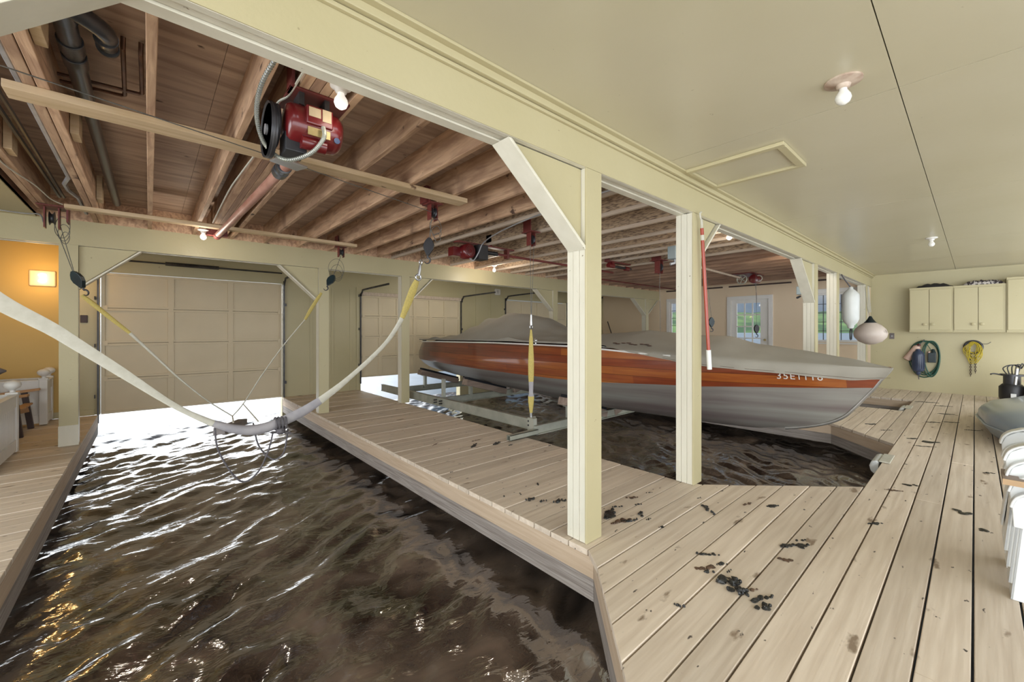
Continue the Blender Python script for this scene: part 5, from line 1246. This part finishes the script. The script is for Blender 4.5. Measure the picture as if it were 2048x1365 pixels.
ch = thing('wooden_armchair', 'worn wooden armchair with dark legs between the two white settles', 'chair', (-1.45, 7.5, 0))
def bb(name, a, b, w, h, m, up=(0, 0, 1)): mb = MB(); mb.bar(a, b, w, h, up); return mb.build(name, M[m], ch, bevel=.004)
bb('leg', (-1.12, 7.35, 0), (-1.16, 7.33, .46), .055, .04, 'darkwood', (0, 1, 0)); bb('leg', (-1.12, 7.95, 0), (-1.18, 7.97, .46), .055, .04, 'darkwood', (0, 1, 0))
bb('leg', (-1.75, 7.35, 0), (-1.68, 7.35, .42), .055, .04, 'darkwood', (0, 1, 0)); bb('leg', (-1.75, 7.95, 0), (-1.68, 7.95, .42), .055, .04, 'darkwood', (0, 1, 0))
bb('arm', (-1.05, 7.31, .49), (-1.75, 7.33, .42), .10, .025, 'chairwood'); bb('arm', (-1.05, 7.98, .49), (-1.75, 7.97, .42), .10, .025, 'chairwood')
bb('side_rail', (-1.14, 7.35, .26), (-1.72, 7.35, .14), .03, .09, 'chairwood'); bb('side_rail', (-1.14, 7.95, .26), (-1.72, 7.95, .14), .03, .09, 'chairwood')
mb = MB()
for i in range(6): t = i/5; mb.bar((-1.14-.5*t, 7.36, .32-.10*t), (-1.14-.5*t, 7.94, .32-.10*t), .075, .02)
mb.build('seat', M['chairwood'], ch, bevel=.003)
mb = MB()
for i in range(5): y = 7.42+i*.115; mb.bar((-1.66, y, .22), (-1.92, y, .86-.02*abs(i-2)), .10, .018, (1, 0, .3))
mb.build('backrest', M['greycap'], ch, bevel=.003)
mp_ = thing('dark_post_rail', 'grey rounded wooden rail end above the near white settle at the left edge', 'rail', (-1.35, 7.0, 0))
mb = MB(); mb.bar((-1.30, 6.86, .02), (-1.30, 6.86, .79), .055, .055, (0, 1, 0)); mb.build('upright', M['greycap'], mp_, bevel=.004)
mb = MB(); secs = []
for i in range(9): t = i/8; x = -1.50+t*.36; r_ = .045*(1-max(0, (t-.7)/.3)**3*.8); secs.append([(x, 6.86+r_*1.4*math.cos(a), .815+r_*math.sin(a)) for a in [2*PI*k/12 for k in range(12)]])
mb.loft(secs, closed=True, cap=True); mb.build('rounded_cap', M['greycap'], mp_, smooth=True)

# oars leaning in the far corner
for i, (a, b, lab) in enumerate((((11.60, 8.5, 1.87), (11.98-.15, 8.45, .35), 'pale pole leaning in the far corner beyond the posts'), ((11.70, 8.3, 1.55), (11.85, 8.0, .5), 'dark pole leaning in the far corner, right of the pale one'))):
    mb = MB(); mb.cyl(a, b, .018, 10); tag(mb.build('leaning_pole', M['batten' if i == 0 else 'darkwood'], smooth=True), lab, 'pole')

# ------------------------------------------------------------------ dock edge bumpers
for (x, y, lab) in ((5.35, .60, 'white rubber bumper on the dock edge near the boat bow'), (9.2, .745, 'white rubber bumper on the dock edge beyond the bow')):
    r = thing('dock_bumper', lab, 'bumper', (x, y, 0))
    mb = MB(); P = [(.005, .004), (.03, .010), (.06, -.004), (.075, -.05), (.065, -.10), (.03, -.13), (.005, -.13)]
    mb.prism([(y+p[0], p[1]) for p in P], .34, 0, x-.17); mb.build('cushion', M['fender'], r, bevel=.02)
    mb = MB(); mb.box((x-.17, y-.075, .001), (x+.17, y+.005, .014)); mb.build('fixing_strip', M['strap'], r, bevel=.004)

# ------------------------------------------------------------------ clumps of muck on the boards
random.seed(21)
def clump(x, y, L_, W_, ang, h, m, label, grp, seed):
    rnd = random.Random(seed); mb = MB(); n = max(4, int(L_/.014))
    for i in range(n):
        t = (i+.5)/n*2-1; px = x+math.cos(ang)*L_/2*t-math.sin(ang)*rnd.uniform(-1, 1)*W_/2*(.9-.6*abs(t)); py = y+math.sin(ang)*L_/2*t+math.cos(ang)*rnd.uniform(-1, 1)*W_/2*(.9-.6*abs(t))
        rr = (W_*.40)*(1-.55*abs(t))*rnd.uniform(.45, 1.1); b = len(mb.v); mb.ball((0, 0, 0), rr, 9, 6)
        for q in range(b, len(mb.v)):
            v = Vector(mb.v[q]); v *= 1+.7*noise.noise(v*90+Vector((i*3., seed, 0))); mb.v[q] = (px+v.x, py+v.y, max(.0, v.z*h/rr*.45+h*.15))
    o = mb.build('muck_clump', M[m], smooth=True); return tag(o, label, 'droppings', grp)
G1 = ('black clump of muck on the dock boards right of the nearest post', 'clumps near the nearest post')
G2 = ('small dark clump of muck on the finger pier boards', 'clumps on the finger pier')
G3 = ('black clump of muck in the trail across the foreground boards', 'clumps in the foreground trail')
G4 = ('flat dark smear of muck on the far boards beyond the chamfered corner', 'smears on the far boards')
Cl = [(2.63, 3.59, .16, .05, .6, .02, 'muck', G2), (2.87, 3.49, .14, .05, .3, .02, 'muck', G2), (2.34, 3.91, .12, .03, .5, .008, 'stain', G2), (2.75, 3.75, .10, .03, .2, .006, 'stain', G2), (2.95, 3.35, .07, .03, .2, .01, 'muck', G2),
      (2.104, 2.175, .075, .04, -.3, .02, 'muck', G2), (2.154, 2.09, .06, .035, -.3, .02, 'muck', G2), (2.235, 2.02, .09, .05, .1, .022, 'muck', G2), (2.28, 2.0, .04, .03, .1, .015, 'muck', G2), (2.36, 2.35, .05, .03, 1, .01, 'muck', G2), (2.0, 2.35, .03, .02, 1, .008, 'muck', G2), (2.12, 2.30, .04, .02, 1, .006, 'muck', G2),
      (2.70, 1.70, .09, .045, -.5, .008, 'stain', G1), (2.88, 1.66, .06, .02, -.5, .01, 'muck', G1), (2.62, 1.60, .06, .03, -.5, .01, 'muck', G1), (2.48, 1.68, .08, .035, -.6, .012, 'muck', G1), (2.345, 1.64, .16, .08, .3, .016, 'muck', G1), (2.31, 1.53, .16, .06, -.3, .012, 'stain', G1), (2.36, 1.50, .12, .04, -.5, .018, 'muck', G1), (2.50, 1.50, .08, .035, .8, .016, 'muck', G1), (2.47, 1.43, .05, .02, 0, .01, 'muck', G1), (2.43, 1.32, .05, .03, -.5, .012, 'muck', G1),
      (2.93, 1.26, .10, .05, .9, .012, 'muck', G1), (2.88, 1.18, .05, .03, .9, .02, 'muck', G1), (3.22, 1.08, .09, .035, -.2, .008, 'stain', G1), (3.31, .955, .10, .05, -.6, .012, 'muck', G1),
      (2.33, .985, .13, .03, -.85, .014, 'muck', G3), (2.19, .945, .11, .06, -.7, .008, 'stain', G3), (2.165, .91, .05, .04, -.7, .018, 'muck', G3), (2.285, .896, .07, .03, -.6, .016, 'muck', G3), (2.25, .845, .045, .022, -.3, .014, 'muck', G3), (2.157, .815, .12, .065, -.8, .030, 'muck', G3), (2.114, .755, .09, .05, -.9, .024, 'muck', G3), (2.10, .72, .05, .035, -1, .020, 'muck', G3),
      (2.17, .71, .055, .03, -.6, .008, 'stain', G3), (2.115, .665, .08, .045, 0, .010, 'muck', G3), (2.16, .645, .09, .03, -.5, .010, 'muck', G3), (2.075, .632, .09, .05, -.5, .018, 'muck', G3), (1.80, .89, .05, .028, -1.3, .016, 'muck', G3), (2.60, .685, .08, .045, -.9, .006, 'stain', G3), (2.80, .695, .19, .06, -.6, .012, 'muck', G3), (2.90, .69, .08, .03, -.5, .008, 'muck', G3),
      (3.51, .428, .10, .04, -.6, .010, 'muck', G4), (4.18, .057, .06, .10, .2, .006, 'muck', G4), (3.9, -.02, .05, .08, .3, .006, 'muck', G4), (6.53, .33, .16, .10, -.8, .008, 'muck', G4), (6.6, .48, .12, .05, -.8, .006, 'muck', G4), (6.25, .36, .20, .04, -1.1, .006, 'muck', G4), (8.15, .22, .2, .05, -1, .006, 'muck', G4), (7.97, .38, .18, .05, -1, .006, 'muck', G4), (8.9, .28, .2, .06, -1.2, .006, 'muck', G4), (9.8, .35, .24, .05, -1.2, .006, 'muck', G4), (7.2, .92, .14, .08, -.5, .006, 'muck', G4), (6.9, .73, .16, .04, -.7, .006, 'muck', G4), (7.7, .02, .16, .04, -1, .006, 'muck', G4), (4.6, .35, .10, .05, -1.0, .008, 'muck', G4), (4.35, .42, .12, .035, -1.1, .006, 'stain', G4), (5.5, -.08, .10, .04, -.9, .006, 'muck', G4), (10.1, .55, .3, .06, -1.3, .008, 'muck', G4)]
for i, c in enumerate(Cl): clump(c[0], c[1], c[2], c[3], c[4]+.0, c[5], c[6], c[7][0], c[7][1], i+1)
